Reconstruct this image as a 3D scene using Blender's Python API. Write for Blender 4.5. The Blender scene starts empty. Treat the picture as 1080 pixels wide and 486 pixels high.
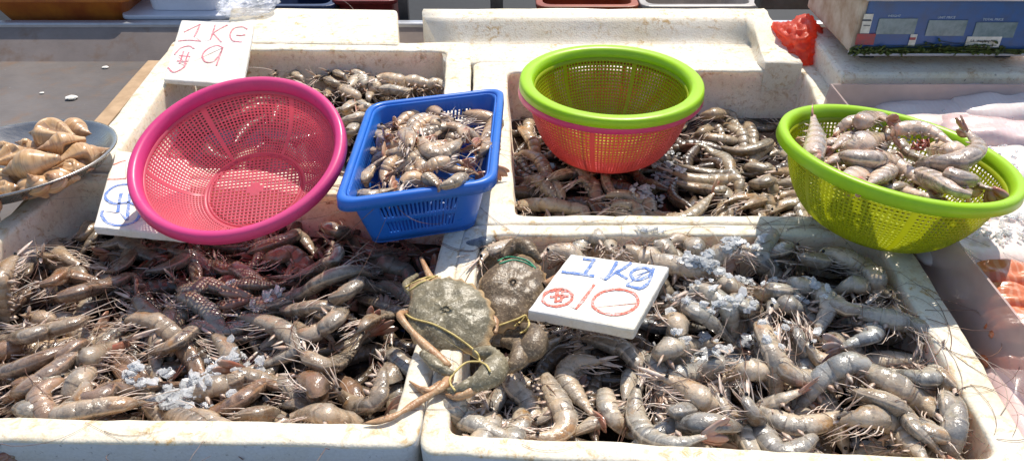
import bpy, bmesh, math, random
import numpy as np
from mathutils import Vector, Matrix, noise as mnoise

rng = random.Random(7)
C = bpy.context.scene.collection
EYE = 0.63
PITCH = math.radians(34.0)
FPX = 848.0
CP, SP = math.cos(PITCH), math.sin(PITCH)

# ------------------------------------------------------------------ helpers
def ray(px, py):
    a, b = (px - 540.0) / FPX, (243.0 - py) / FPX
    return Vector((a, CP + b * SP, -SP + b * CP))

def P(px, py, z=0.0):
    d = ray(px, py)
    t = (z - EYE) / d.z
    return Vector((d.x * t, d.y * t, z))

def on_plane(px, py, p0, n):
    d = ray(px, py)
    o = Vector((0, 0, EYE))
    t = (p0 - o).dot(n) / d.dot(n)
    return o + d * t

def tile(x0, y0, s, pts):
    return [(x0 + pts[i] / s, y0 + pts[i + 1] / s) for i in range(0, len(pts), 2)]

class MB:
    def __init__(self):
        self.v, self.f, self.m, self.uv, self.sm = [], [], [], [], []
    def vert(self, p, uv=(0, 0)):
        self.v.append((p[0], p[1], p[2])); self.uv.append(uv)
        return len(self.v) - 1
    def face(self, idx, m=0, smooth=True):
        self.f.append(tuple(idx)); self.m.append(m); self.sm.append(smooth)
    def ring_strip(self, r0, r1, m=0, closed=True, smooth=True):
        n = len(r0)
        for j in range(n if closed else n - 1):
            k = (j + 1) % n
            self.face((r0[j], r0[k], r1[k], r1[j]), m, smooth)
    def tube(self, path, wid, hei, side, m=0, n=5, tip=True, u=0.5):
        """tapered tube along path; side = direction of the width axis. Returns the first ring."""
        first = prev = None
        K = len(path)
        for i in range(K):
            a = path[max(i - 1, 0)]; b = path[min(i + 1, K - 1)]
            t = (b - a)
            t = t.normalized() if t.length > 1e-9 else Vector((0, 0, 1))
            s = side - t * side.dot(t)
            s = s.normalized() if s.length > 1e-6 else t.orthogonal().normalized()
            h = t.cross(s)
            ringv = [self.vert(path[i] + s * (wid[i] * math.cos(2 * math.pi * j / n)) + h * (hei[i] * math.sin(2 * math.pi * j / n)), (u, j / n)) for j in range(n)]
            if prev: self.ring_strip(prev, ringv, m)
            else: first = ringv
            prev = ringv
        self.face(list(reversed(first)), m); self.face(prev, m)
        return first
    def box(self, c, sx, sy, sz, m=0, rot=None):
        b = []
        for dx, dy, dz in ((-1,-1,-1),(1,-1,-1),(1,1,-1),(-1,1,-1),(-1,-1,1),(1,-1,1),(1,1,1),(-1,1,1)):
            p = Vector((dx*sx/2, dy*sy/2, dz*sz/2))
            if rot: p = rot @ p
            b.append(self.vert(Vector(c) + p, ((dx+1)/2, (dz+1)/2)))
        for q in ((3,2,1,0),(4,5,6,7),(0,1,5,4),(1,2,6,5),(2,3,7,6),(3,0,4,7)):
            self.face([b[i] for i in q], m, False)
    def build(self, name, mats, parent=None, origin=None):
        o = Vector(origin) if origin is not None else Vector((0, 0, 0))
        me = bpy.data.meshes.new(name)
        me.from_pydata([(a - o.x, b - o.y, c - o.z) for a, b, c in self.v], [], self.f)
        for mt in (mats if isinstance(mats, (list, tuple)) else [mats]): me.materials.append(mt)
        me.polygons.foreach_set('material_index', self.m)
        me.polygons.foreach_set('use_smooth', self.sm)
        uvl = me.uv_layers.new(name='UVMap')
        li = np.zeros(len(me.loops), dtype=np.int32); me.loops.foreach_get('vertex_index', li)
        uvl.data.foreach_set('uv', np.array(self.uv, dtype=np.float32)[li].ravel())
        me.update()
        ob = bpy.data.objects.new(name, me); C.objects.link(ob)
        ob.location = o
        if parent is not None:
            ob.parent = parent
        return ob

def tag(o, label=None, cat=None, group=None, kind=None):
    if label: o['label'] = label
    if cat: o['category'] = cat
    if group: o['group'] = group
    if kind: o['kind'] = kind
    return o

def empty(name, loc=(0, 0, 0)):
    o = bpy.data.objects.new(name, None); C.objects.link(o); o.location = loc; o.empty_display_size = 0.02
    return o

def bevel(ob, w, seg=2, ang=40):
    m = ob.modifiers.new('bev', 'BEVEL'); m.width = w; m.segments = seg; m.limit_method = 'ANGLE'; m.angle_limit = math.radians(ang)
    return ob

# ------------------------------------------------------------------ materials
class NT:
    def __init__(self, name):
        self.mat = bpy.data.materials.new(name); self.mat.use_nodes = True
        self.t = self.mat.node_tree; self.t.nodes.clear()
        self.out = self.n('ShaderNodeOutputMaterial')
    def n(self, typ, **kw):
        nd = self.t.nodes.new(typ)
        for k, v in kw.items(): setattr(nd, k, v)
        return nd
    def l(self, a, b): self.t.links.new(a, b)
    def setin(self, sock, v):
        if hasattr(v, 'links') or isinstance(v, bpy.types.NodeSocket): self.l(v, sock)
        else:
            if isinstance(v, tuple) and len(v) == 3 and sock.type == 'RGBA': v = (*v, 1)
            sock.default_value = v
    def principled(self, **kw):
        b = self.n('ShaderNodeBsdfPrincipled')
        for k, v in kw.items(): self.setin(b.inputs[k], v)
        return b
    def noise(self, scale, detail=3, rough=0.55, vec=None, out='Fac', dist=0.0):
        nd = self.n('ShaderNodeTexNoise'); nd.inputs['Scale'].default_value = scale
        nd.inputs['Detail'].default_value = detail; nd.inputs['Roughness'].default_value = rough
        nd.inputs['Distortion'].default_value = dist
        if vec is not None: self.l(vec, nd.inputs['Vector'])
        return nd.outputs[out]
    def voronoi(self, scale, vec=None, out='Distance', feature='F1'):
        nd = self.n('ShaderNodeTexVoronoi'); nd.feature = feature; nd.inputs['Scale'].default_value = scale
        if vec is not None: self.l(vec, nd.inputs['Vector'])
        return nd.outputs[out]
    def ramp(self, fac, stops, interp='LINEAR'):
        nd = self.n('ShaderNodeValToRGB'); nd.color_ramp.interpolation = interp
        el = nd.color_ramp.elements
        while len(el) > 1: el.remove(el[-1])
        for i, (p, c) in enumerate(stops):
            e = el[0] if i == 0 else el.new(p)
            e.position = p
            e.color = (c, c, c, 1) if isinstance(c, (int, float)) else (*c, 1)
        self.l(fac, nd.inputs[0])
        return nd.outputs[0]
    def mix(self, fac, a, b, mode='MIX'):
        nd = self.n('ShaderNodeMix'); nd.data_type = 'RGBA'; nd.blend_type = mode
        self.setin(nd.inputs[0], fac); self.setin(nd.inputs[6], a); self.setin(nd.inputs[7], b)
        return nd.outputs[2]
    def math(self, op, a, b=0.0, c=None, clamp=False):
        nd = self.n('ShaderNodeMath'); nd.operation = op; nd.use_clamp = clamp
        self.setin(nd.inputs[0], a); self.setin(nd.inputs[1], b)
        if c is not None: self.setin(nd.inputs[2], c)
        return nd.outputs[0]
    def bump(self, h, strength=0.3, dist=0.001, normal=None):
        nd = self.n('ShaderNodeBump'); nd.inputs['Strength'].default_value = strength; nd.inputs['Distance'].default_value = dist
        self.l(h, nd.inputs['Height'])
        if normal is not None: self.l(normal, nd.inputs['Normal'])
        return nd.outputs[0]
    def obj(self):
        return self.n('ShaderNodeTexCoord').outputs['Object']
    def done(self, bsdf):
        self.l(bsdf.outputs[0], self.out.inputs[0]); return self.mat

def m_foam(name, base=(0.80, 0.78, 0.72), stain=0.5, dirt=0.5, stain_col=(0.50, 0.33, 0.12), sss=0.0):
    k = NT(name); o = k.obj()
    big = k.noise(9, 4, 0.6, o); med = k.noise(75, 6, 0.75, o, dist=0.6); fine = k.noise(220, 3, 0.6, o)
    bead = k.voronoi(300, o)
    c = k.mix(k.ramp(big, [(0.40, 0.0), (0.72, 0.6)]), base, (base[0]*0.90, base[1]*0.82, base[2]*0.60))
    st = k.math('MULTIPLY', k.math('MULTIPLY', k.ramp(med, [(0.50, 0.0), (0.64, 1.0)]), k.ramp(k.noise(17, 3, 0.6, o), [(0.40, 0.2), (0.60, 1.0)])), stain)
    c = k.mix(st, c, stain_col)
    dk = k.math('MULTIPLY', k.ramp(k.noise(150, 4, 0.75, o), [(0.62, 0.0), (0.69, 1.0)]), dirt)
    c = k.mix(dk, c, (0.10, 0.065, 0.04))
    c = k.mix(0.16, c, k.ramp(bead, [(0.0, 1.0), (0.5, 0.75), (0.8, 0.45)]), 'MULTIPLY')
    b = k.bump(bead, 0.26, 0.0013); b = k.bump(med, 0.3, 0.002, b); b = k.bump(fine, 0.15, 0.0006, b)
    return k.done(k.principled(**{'Base Color': c, 'Roughness': 0.62, 'Specular IOR Level': 0.3, 'Normal': b, 'Subsurface Weight': sss, 'Subsurface Radius': (0.035, 0.027, 0.019), 'Subsurface Scale': 1.0}))

def m_prawn():
    k = NT('prawn_shell'); o = k.obj()
    uv = k.n('ShaderNodeUVMap'); sep = k.n('ShaderNodeSeparateXYZ'); k.l(uv.outputs[0], sep.inputs[0])
    u, v = sep.outputs[0], sep.outputs[1]
    info = k.n('ShaderNodeObjectInfo'); rnd = info.outputs['Random']; col = info.outputs['Color']
    shell = k.ramp(u, [(0.0, (0.52,0.30,0.20)), (0.08, (0.46,0.36,0.28)), (0.16, (0.33,0.27,0.21)), (0.28, (0.34,0.29,0.235)), (0.37, (0.42,0.38,0.33)), (0.398, (0.50,0.46,0.40)), (0.408, (0.16,0.135,0.115)),
                       (0.425, (0.36,0.345,0.32)), (0.70, (0.37,0.35,0.32)), (0.82, (0.42,0.375,0.32)), (0.875, (0.46,0.30,0.22)), (1.0, (0.40,0.17,0.11))])
    org = k.ramp(u, [(0.17, 0.0), (0.25, 1.0), (0.31, 1.0), (0.37, 0.0)])
    org = k.math('MULTIPLY', org, k.ramp(k.noise(70, 3, 0.6, o), [(0.34, 0.0), (0.56, 1.0)]))
    org = k.math('MULTIPLY', org, k.ramp(rnd, [(0.10, 0.1), (0.70, 0.9)]))
    c = k.mix(org, shell, (0.43, 0.24, 0.08))
    blue = k.ramp(u, [(0.20, 0.0), (0.30, 1.0), (0.42, 1.0), (0.52, 0.0)])
    blue = k.math('MULTIPLY', blue, k.ramp(k.noise(55, 2, 0.5, o), [(0.50, 0.0), (0.60, 0.9)]))
    blue = k.math('MULTIPLY', blue, k.ramp(rnd, [(0.55, 0.0), (0.62, 1.0), (0.72, 1.0), (0.75, 0.0)]))
    c = k.mix(blue, c, (0.035, 0.042, 0.075))
    # the six tail segments: s runs 0..1 along each; a dark broad saddle, a thin pale hind edge, a thin dark seam
    sx = k.math('MULTIPLY', k.math('SUBTRACT', u, 0.412), 6 / 0.46)
    fr = k.math('FRACT', sx)
    inab = k.ramp(u, [(0.411, 0.0), (0.413, 1.0), (0.868, 1.0), (0.872, 0.0)])
    saddle = k.math('MULTIPLY', k.ramp(fr, [(0.05, 0.25), (0.30, 0.9), (0.62, 0.75), (0.82, 0.0)]), k.ramp(rnd, [(0.0, 0.15), (1.0, 0.7)]))
    saddle = k.math('MULTIPLY', saddle, k.ramp(k.noise(60, 3, 0.6, o), [(0.35, 0.3), (0.6, 1.0)]))
    c = k.mix(k.math('MULTIPLY', saddle, inab), c, (0.215, 0.21, 0.20))
    edge = k.math('MULTIPLY', k.ramp(fr, [(0.80, 0.0), (0.88, 0.7), (0.955, 0.7), (0.965, 0.0)]), inab)
    c = k.mix(k.math('MULTIPLY', edge, .7), c, (0.58, 0.53, 0.46))
    seam = k.math('MULTIPLY', k.ramp(fr, [(0.0, 0.9), (0.06, 0.8), (0.10, 0.0), (0.965, 0.0), (0.98, 0.9)]), inab)
    c = k.mix(k.math('MULTIPLY', seam, .7), c, (0.13, 0.105, 0.09))
    # belly paler, back darker
    dv = k.math('COSINE', k.math('MULTIPLY', v, 2 * math.pi))
    pale = k.ramp(dv, [(0.0, 0.85), (0.38, 0.35), (0.62, 0.0)])
    c = k.mix(pale, c, (0.60, 0.51, 0.40))
    bk = k.ramp(dv, [(0.70, 0.0), (1.0, 0.55)])
    c = k.mix(bk, c, (0.14, 0.12, 0.10))
    # specks and cloudy patches
    sp = k.ramp(k.noise(480, 3, 0.75, o), [(0.54, 0.0), (0.70, 0.32)])
    c = k.mix(sp, c, (0.17, 0.15, 0.125))
    cl = k.ramp(k.noise(110, 4, 0.7, o, dist=0.6), [(0.46, 0.0), (0.62, 0.6)])
    dkc = k.ramp(k.noise(75, 4, 0.7, o, dist=0.8), [(0.50, 0.0), (0.66, 0.6)])
    c = k.mix(dkc, c, (0.15, 0.135, 0.115))
    c = k.mix(cl, c, (0.50, 0.465, 0.41))
    c = k.mix(1.0, c, (1.0, 0.965, 0.91), 'MULTIPLY'); c = k.mix(1.0, c, col, 'MULTIPLY')
    n1 = k.noise(230, 3, 0.6, o, dist=0.4); n2 = k.noise(700, 2, 0.5, o)
    b = k.bump(n1, 0.42, 0.0026); b = k.bump(n2, 0.14, 0.0006, b)
    return k.done(k.principled(**{'Base Color': c, 'Roughness': k.ramp(n1, [(0.3, 0.14), (0.7, 0.32)]), 'Specular IOR Level': 0.55, 'Normal': b,
        'Subsurface Weight': 0.45, 'Subsurface Radius': (0.007, 0.005, 0.004), 'Subsurface Scale': 0.8,
        'Coat Weight': 0.55, 'Coat Roughness': 0.09}))

def m_simple(name, colr, rough=0.5, spec=0.5, var=0.15, scale=60, bumpS=0.0, dark=None, coat=0.0, trans=0.0, metal=0.0, sss=0.0, objcol=False):
    k = NT(name); o = k.obj()
    nz = k.noise(scale, 4, 0.6, o)
    d = dark if dark else tuple(x * (1 - var * 2) for x in colr)
    c = k.mix(k.ramp(nz, [(0.35, 0.0), (0.7, 1.0)]), colr, d)
    if objcol:
        c = k.mix(1.0, c, k.n('ShaderNodeObjectInfo').outputs['Color'], 'MULTIPLY')
    kw = {'Base Color': c, 'Roughness': rough, 'Specular IOR Level': spec, 'Coat Weight': coat, 'Transmission Weight': trans, 'Metallic': metal}
    if bumpS: kw['Normal'] = k.bump(nz, bumpS, 0.002)
    if sss: kw.update({'Subsurface Weight': sss, 'Subsurface Radius': (0.006, 0.003, 0.002), 'Subsurface Scale': 0.6})
    return k.done(k.principled(**kw))

def m_plastic(name, colr, tcol, tw=0.45, rough=0.32, dirt=0.12):
    """thin coloured plastic that lets light through"""
    k = NT(name); o = k.obj()
    nz = k.noise(40, 5, 0.65, o); n2 = k.noise(9, 3, 0.5, o)
    c = k.mix(k.math('MULTIPLY', k.ramp(nz, [(0.45, 0.0), (0.75, 1.0)]), dirt * 2), colr, tuple(x * 0.55 + 0.02 for x in colr))
    c = k.mix(k.ramp(n2, [(0.4, 0.0), (0.8, dirt)]), c, (0.45, 0.40, 0.32))
    b = k.bump(k.noise(300, 2, 0.5, o), 0.06, 0.0006)
    p = k.principled(**{'Base Color': c, 'Roughness': k.ramp(nz, [(0.3, rough * 0.8), (0.75, rough * 1.5)]), 'Specular IOR Level': 0.45, 'Normal': b})
    t = k.n('ShaderNodeBsdfTranslucent'); k.setin(t.inputs[0], tcol)
    mx = k.n('ShaderNodeMixShader'); mx.inputs[0].default_value = tw
    k.l(p.outputs[0], mx.inputs[1]); k.l(t.outputs[0], mx.inputs[2])
    k.l(mx.outputs[0], k.out.inputs[0])
    return k.mat

M = {}
M['foam'] = m_foam('foam_white', (0.82, 0.755, 0.63), 0.85, 0.5, (0.52, 0.31, 0.09), 0.10)
M['foam_dirty'] = m_foam('foam_grubby', (0.88, 0.76, 0.62), 0.9, 0.7, (0.55, 0.32, 0.15), 0.55)
M['foam_side'] = m_foam('foam_side', (0.76, 0.76, 0.79), 0.12, 0.5, (0.55, 0.42, 0.28))  # cleaner outer faces, base also tinted with the bluish cast of shade
M['foam_clean'] = m_foam('foam_clean', (0.83, 0.80, 0.75), 0.2, 0.15)
M['prawn'] = m_prawn()
M['leg'] = m_simple('prawn_leg', (0.74, 0.64, 0.55), 0.3, 0.5, 0.2, 150, dark=(0.56, 0.38, 0.29), sss=0.1)
M['swimmeret'] = m_simple('prawn_swimmeret', (0.56, 0.46, 0.37), 0.3, 0.5, 0.2, 150, dark=(0.44, 0.27, 0.19))
M['tail'] = m_simple('prawn_tail', (0.45, 0.34, 0.27), 0.22, 0.5, 0.2, 45, dark=(0.42, 0.13, 0.08), coat=0.4, objcol=True)
M['antenna'] = m_simple('prawn_antenna', (0.26, 0.15, 0.10), 0.35, 0.4, 0.2, 60, dark=(0.12, 0.055, 0.04))
M['antenna_pale'] = m_simple('prawn_whisker', (0.50, 0.40, 0.32), 0.35, 0.4, 0.1, 60)
M['eye'] = m_simple('prawn_eye', (0.008, 0.007, 0.007), 0.12, 0.6, 0.1)
M['meat'] = m_simple('prawn_meat', (0.66, 0.56, 0.50), 0.22, 0.55, 0.2, 60, bumpS=0.2, dark=(0.42, 0.25, 0.19), coat=0.5, sss=0.25)
M['guts'] = m_simple('prawn_guts', (0.42, 0.10, 0.05), 0.25, 0.5, 0.3, 120, bumpS=0.5, dark=(0.20, 0.03, 0.02), coat=0.4)
M['gap_dark'] = m_simple('gap_dark', (0.020, 0.012, 0.010), 0.10, 0.5, 0.3, 30, bumpS=0.15, dark=(0.008, 0.006, 0.006))  # near-black tone that paints the shade in the gaps between prawns
M['pink'] = m_plastic('pink_plastic', (0.80, 0.065, 0.26), (0.90, 0.08, 0.24), 0.2)
M['pink_mesh'] = m_plastic('pink_mesh_plastic', (0.90, 0.23, 0.32), (1.0, 0.36, 0.40), 0.58)
M['red_mesh'] = m_plastic('red_mesh_plastic', (0.86, 0.17, 0.20), (0.98, 0.30, 0.26), 0.52)
M['green'] = m_plastic('lime_plastic', (0.42, 0.72, 0.010), (0.50, 0.80, 0.015), 0.2)
M['yellow_mesh'] = m_plastic('lime_mesh_plastic', (0.52, 0.60, 0.012), (0.74, 0.76, 0.015), 0.48)
M['blue'] = m_plastic('blue_plastic', (0.018, 0.17, 0.66), (0.03, 0.24, 0.85), 0.16, 0.3, 0.10)
def m_steel(name, base, rough, streak):
    k = NT(name); o = k.obj()
    mp = k.n('ShaderNodeMapping'); mp.inputs['Scale'].default_value = (1.0, 6.0, 1.0); k.l(o, mp.inputs[0])
    a = k.noise(5, 5, 0.65, o); s = k.noise(60, 4, 0.6, mp.outputs[0]); st = k.noise(16, 5, 0.7, o)
    c = k.mix(k.ramp(a, [(0.3, 0.0), (0.75, 1.0)]), base, tuple(x * 0.55 for x in base))
    c = k.mix(k.math('MULTIPLY', k.ramp(st, [(0.52, 0.0), (0.72, 1.0)]), streak), c, (0.20, 0.12, 0.07))
    c = k.mix(k.ramp(k.noise(90, 3, 0.7, o), [(0.70, 0.0), (0.76, 0.6)]), c, (0.45, 0.43, 0.40))
    r = k.ramp(s, [(0.3, rough * 0.75), (0.7, rough * 1.3)])
    return k.done(k.principled(**{'Base Color': c, 'Metallic': 0.15, 'Roughness': r, 'Specular IOR Level': 0.3, 'Normal': k.bump(s, 0.08, 0.0008)}))
M['steel'] = m_steel('dull_steel', (0.17, 0.15, 0.14), 0.6, 0.6)
M['steel_wall'] = m_steel('stained_steel', (0.30, 0.245, 0.215), 0.6, 0.7)
M['steel_lite'] = m_steel('dish_steel', (0.50, 0.47, 0.43), 0.28, 0.15)
M['steel_lite'].node_tree.nodes['Principled BSDF'].inputs['Metallic'].default_value = 0.9
M['wood'] = m_simple('bare_wood', (0.50, 0.34, 0.20), 0.7, 0.3, 0.2, 30, bumpS=0.2, dark=(0.34, 0.22, 0.12))
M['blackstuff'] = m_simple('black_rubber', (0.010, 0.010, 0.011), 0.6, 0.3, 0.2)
M['darkgrey'] = m_simple('dark_grey_metal', (0.055, 0.055, 0.06), 0.5, 0.4, 0.2, 25, dark=(0.03, 0.028, 0.03))
M['ground'] = m_simple('wet_asphalt', (0.035, 0.033, 0.032), 0.6, 0.4, 0.3, 12, bumpS=0.4)
# ------------------------------------------------------------------ foam boxes
def lines_offset(poly, d):
    """offset a CCW polygon inwards by d (list per edge)"""
    n = len(poly); L = []
    for i in range(n):
        a, b = poly[i], poly[(i + 1) % n]
        e = (b - a).normalized(); nn = Vector((-e.y, e.x))
        L.append((a + nn * d[i], e))
    out = []
    for i in range(n):
        p, e = L[i - 1]; q, f = L[i]
        den = e.x * f.y - e.y * f.x
        t = ((q.x - p.x) * f.y - (q.y - p.y) * f.x) / den
        out.append(p + e * t)
    return out

def round_poly(poly, r, per=26, cs=6):
    """rounded CCW polygon -> list of points, same count whatever r"""
    n = len(poly); pts = []
    for i in range(n):
        p, q, s = poly[i - 1], poly[i], poly[(i + 1) % n]
        a = (p - q).normalized(); b = (s - q).normalized()
        A, B = q + a * r, q + b * r
        for k in range(cs + 1):
            t = k / cs
            pts.append(A * (1 - t) ** 2 + q * 2 * t * (1 - t) + B * t * t)
        nxt = poly[(i + 1) % n]; E = nxt + (q - nxt).normalized() * r
        for k in range(1, per):
            pts.append(B.lerp(E, k / per))
    return pts

def foam_box(name, corners, d, zt, zb, zfloor, label, cat, mats, seed=0, lean=0.012, amp=0.0013, inner_dirty=True):
    """corners CCW from above: front-left, front-right, back-right, back-left; d = rim width per edge"""
    poly = [Vector((c.x, c.y)) for c in corners]
    inn = lines_offset(poly, d)
    low = lines_offset(poly, [lean] * 4)
    innl = lines_offset(inn, [lean * 0.8] * 4)
    r = 0.004
    O = lambda k: round_poly(lines_offset(poly, [k] * 4), 0.022)
    I = lambda k: round_poly(lines_offset(inn, [-k] * 4), 0.020)
    prof = [(round_poly(low, 0.022), zb, 0), (O(lean * .5), (zb + zt) / 2, 0), (O(0.001), zt - 0.03, 0), (O(0), zt - r, 0), (O(r * .35), zt - r * .35, 0), (O(r), zt, 0),
            (I(r), zt, 0), (I(r * .35), zt - r * .35, 0), (I(0), zt - r, 1), (I(-0.001), zt - 0.03, 1), (round_poly(innl, 0.02), zfloor, 1)]
    mb = MB(); rings = []
    for pts, z, m in prof:
        ringv = []
        for p in pts:
            q = Vector((p.x, p.y, z))
            nv = mnoise.noise_vector(q * 45 + Vector((seed * 7.3, 0, 0))) * amp + mnoise.noise_vector(q * 14 + Vector((seed, 3, 0))) * amp * 1.3
            if z <= zb: nv.z = 0
            ringv.append(mb.vert(q + nv))
        rings.append(ringv)
    for i in range(len(rings) - 1):
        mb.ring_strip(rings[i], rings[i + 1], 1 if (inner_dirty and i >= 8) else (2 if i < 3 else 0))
    cen = mb.vert((sum(p.x for p in inn) / 4, sum(p.y for p in inn) / 4, zfloor))
    for j in range(len(rings[-1])):
        mb.face((rings[-1][j], rings[-1][(j + 1) % len(rings[-1])], cen), 1 if inner_dirty else 0)
    o = mb.build(name, mats)
    tag(o, label, cat)
    return o, inn

ZB = -0.12
FL = [P(-298, 459), P(438, 470), P(499, 205), P(68, 180)]
FR = [P(440, 477), P(1113, 509), P(947, 237), P(489.5, 236)]
BMID = [P(495, 235.5), P(950, 235.5), P(867, 64), P(499.5, 65)]
BL_ = [P(78, 178), P(497, 203.5), P(496, 45), P(184, 42)]
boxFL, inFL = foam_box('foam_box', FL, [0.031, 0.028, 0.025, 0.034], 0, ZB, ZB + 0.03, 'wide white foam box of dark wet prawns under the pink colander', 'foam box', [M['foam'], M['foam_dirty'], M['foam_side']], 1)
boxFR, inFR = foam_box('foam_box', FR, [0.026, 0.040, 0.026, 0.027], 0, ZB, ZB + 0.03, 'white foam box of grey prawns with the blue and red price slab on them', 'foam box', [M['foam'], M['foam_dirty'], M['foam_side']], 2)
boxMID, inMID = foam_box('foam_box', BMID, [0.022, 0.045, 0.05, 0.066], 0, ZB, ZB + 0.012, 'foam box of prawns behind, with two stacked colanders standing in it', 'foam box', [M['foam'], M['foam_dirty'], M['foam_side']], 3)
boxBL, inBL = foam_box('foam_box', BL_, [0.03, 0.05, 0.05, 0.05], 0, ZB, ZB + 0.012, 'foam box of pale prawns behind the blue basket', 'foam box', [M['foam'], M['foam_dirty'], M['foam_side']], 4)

# ------------------------------------------------------------------ height maps for heaping things
class HM:
    def __init__(self, x0, y0, x1, y1, base=0.0, res=0.0025):
        self.x0, self.y0, self.res = x0, y0, res
        self.nx = int((x1 - x0) / res) + 1; self.ny = int((y1 - y0) / res) + 1
        self.h = np.full((self.ny, self.nx), base, dtype=np.float64)
        self.X = x0 + np.arange(self.nx) * res; self.Y = y0 + np.arange(self.ny) * res
    def fill_poly(self, poly, z):
        XX, YY = np.meshgrid(self.X, self.Y)
        ins = np.ones_like(XX, dtype=bool)
        n = len(poly)
        for i in range(n):
            a, b = poly[i], poly[(i + 1) % n]
            ins &= ((b.x - a.x) * (YY - a.y) - (b.y - a.y) * (XX - a.x)) >= 0
        self.h[ins] = z
    def patch(self, x, y, r):
        i0 = max(int((x - r - self.x0) / self.res), 0); i1 = min(int((x + r - self.x0) / self.res) + 2, self.nx)
        j0 = max(int((y - r - self.y0) / self.res), 0); j1 = min(int((y + r - self.y0) / self.res) + 2, self.ny)
        if i1 <= i0 or j1 <= j0: return None
        dx = self.X[i0:i1][None, :] - x; dy = self.Y[j0:j1][:, None] - y
        return (slice(j0, j1), slice(i0, i1)), dx * dx + dy * dy
    def need(self, x, y, r, press=0.55):
        q = self.patch(x, y, r)
        if q is None: return 0.0
        s, d2 = q
        m = d2 < r * r
        if not m.any(): return 0.0
        return float((self.h[s] + press * np.sqrt(np.maximum(r * r - d2, 0)))[m].max())
    def stamp(self, x, y, z, r):
        q = self.patch(x, y, r)
        if q is None: return
        s, d2 = q
        top = np.where(d2 < r * r, z + np.sqrt(np.maximum(r * r - d2, 0)), -9)
        self.h[s] = np.maximum(self.h[s], top)
    def at(self, x, y):
        i = min(max(int((x - self.x0) / self.res), 0), self.nx - 1); j = min(max(int((y - self.y0) / self.res), 0), self.ny - 1)
        return float(self.h[j, i])

def catmull(pts, n):
    """sample n points of a Catmull-Rom curve through pts, evenly by length"""
    Q = [pts[0] * 2 - pts[1]] + list(pts) + [pts[-1] * 2 - pts[-2]]
    dense = []
    for i in range(1, len(Q) - 2):
        p0, p1, p2, p3 = Q[i - 1], Q[i], Q[i + 1], Q[i + 2]
        for k in range(16):
            t = k / 16
            dense.append(0.5 * ((2 * p1) + (p2 - p0) * t + (2 * p0 - 5 * p1 + 4 * p2 - p3) * t * t + (3 * p1 - p0 - 3 * p2 + p3) * t ** 3))
    dense.append(Q[-2].copy())
    L = [0.0]
    for a, b in zip(dense, dense[1:]): L.append(L[-1] + (b - a).length)
    out = []; j = 0
    for i in range(n):
        s = L[-1] * i / (n - 1)
        while j < len(L) - 2 and L[j + 1] < s: j += 1
        f = (s - L[j]) / max(L[j + 1] - L[j], 1e-9)
        out.append(dense[j].lerp(dense[j + 1], min(max(f, 0), 1)))
    return out, L[-1]

def girth_profile(t):
    ks = [(0.0, 0.08), (0.10, 0.26), (0.16, 0.52), (0.25, 0.80), (0.38, 0.98), (0.48, 0.98), (0.6, 0.90), (0.72, 0.74), (0.82, 0.52), (0.88, 0.38), (1.0, 0.28)]
    for (a, x), (b, y) in zip(ks, ks[1:]):
        if t <= b: return x + (y - x) * (t - a) / (b - a)
    return ks[-1][1]

def settle(hm, xy, g, zmax, press=0.55):
    n = len(xy)
    R = [max(g * girth_profile(i / (n - 1)) * 0.72, 0.002) for i in range(n)]
    need = [min(hm.need(p.x, p.y, r, press), zmax) for p, r in zip(xy, R)]
    z = list(need)
    for it in range(5):
        z = [0.25 * z[max(i - 1, 0)] + 0.5 * z[i] + 0.25 * z[min(i + 1, n - 1)] for i in range(n)]
        z = [max(a, b - 0.35 * r) for a, b, r in zip(z, need, R)]
    return z, R

PRAWNS = []
EYE_MESH = {}
def eye_mesh(parent, loc, r):
    if 'e' not in EYE_MESH:
        bm = bmesh.new(); bmesh.ops.create_uvsphere(bm, u_segments=8, v_segments=6, radius=1.0)
        for f in bm.faces: f.smooth = True
        me = bpy.data.meshes.new('eye'); bm.to_mesh(me); bm.free(); me.materials.append(M['eye']); EYE_MESH['e'] = me
    o = bpy.data.objects.new('eye', EYE_MESH['e']); C.objects.link(o); o.parent = parent; o.location = loc; o.scale = (r, r, r)
    return o

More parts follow.
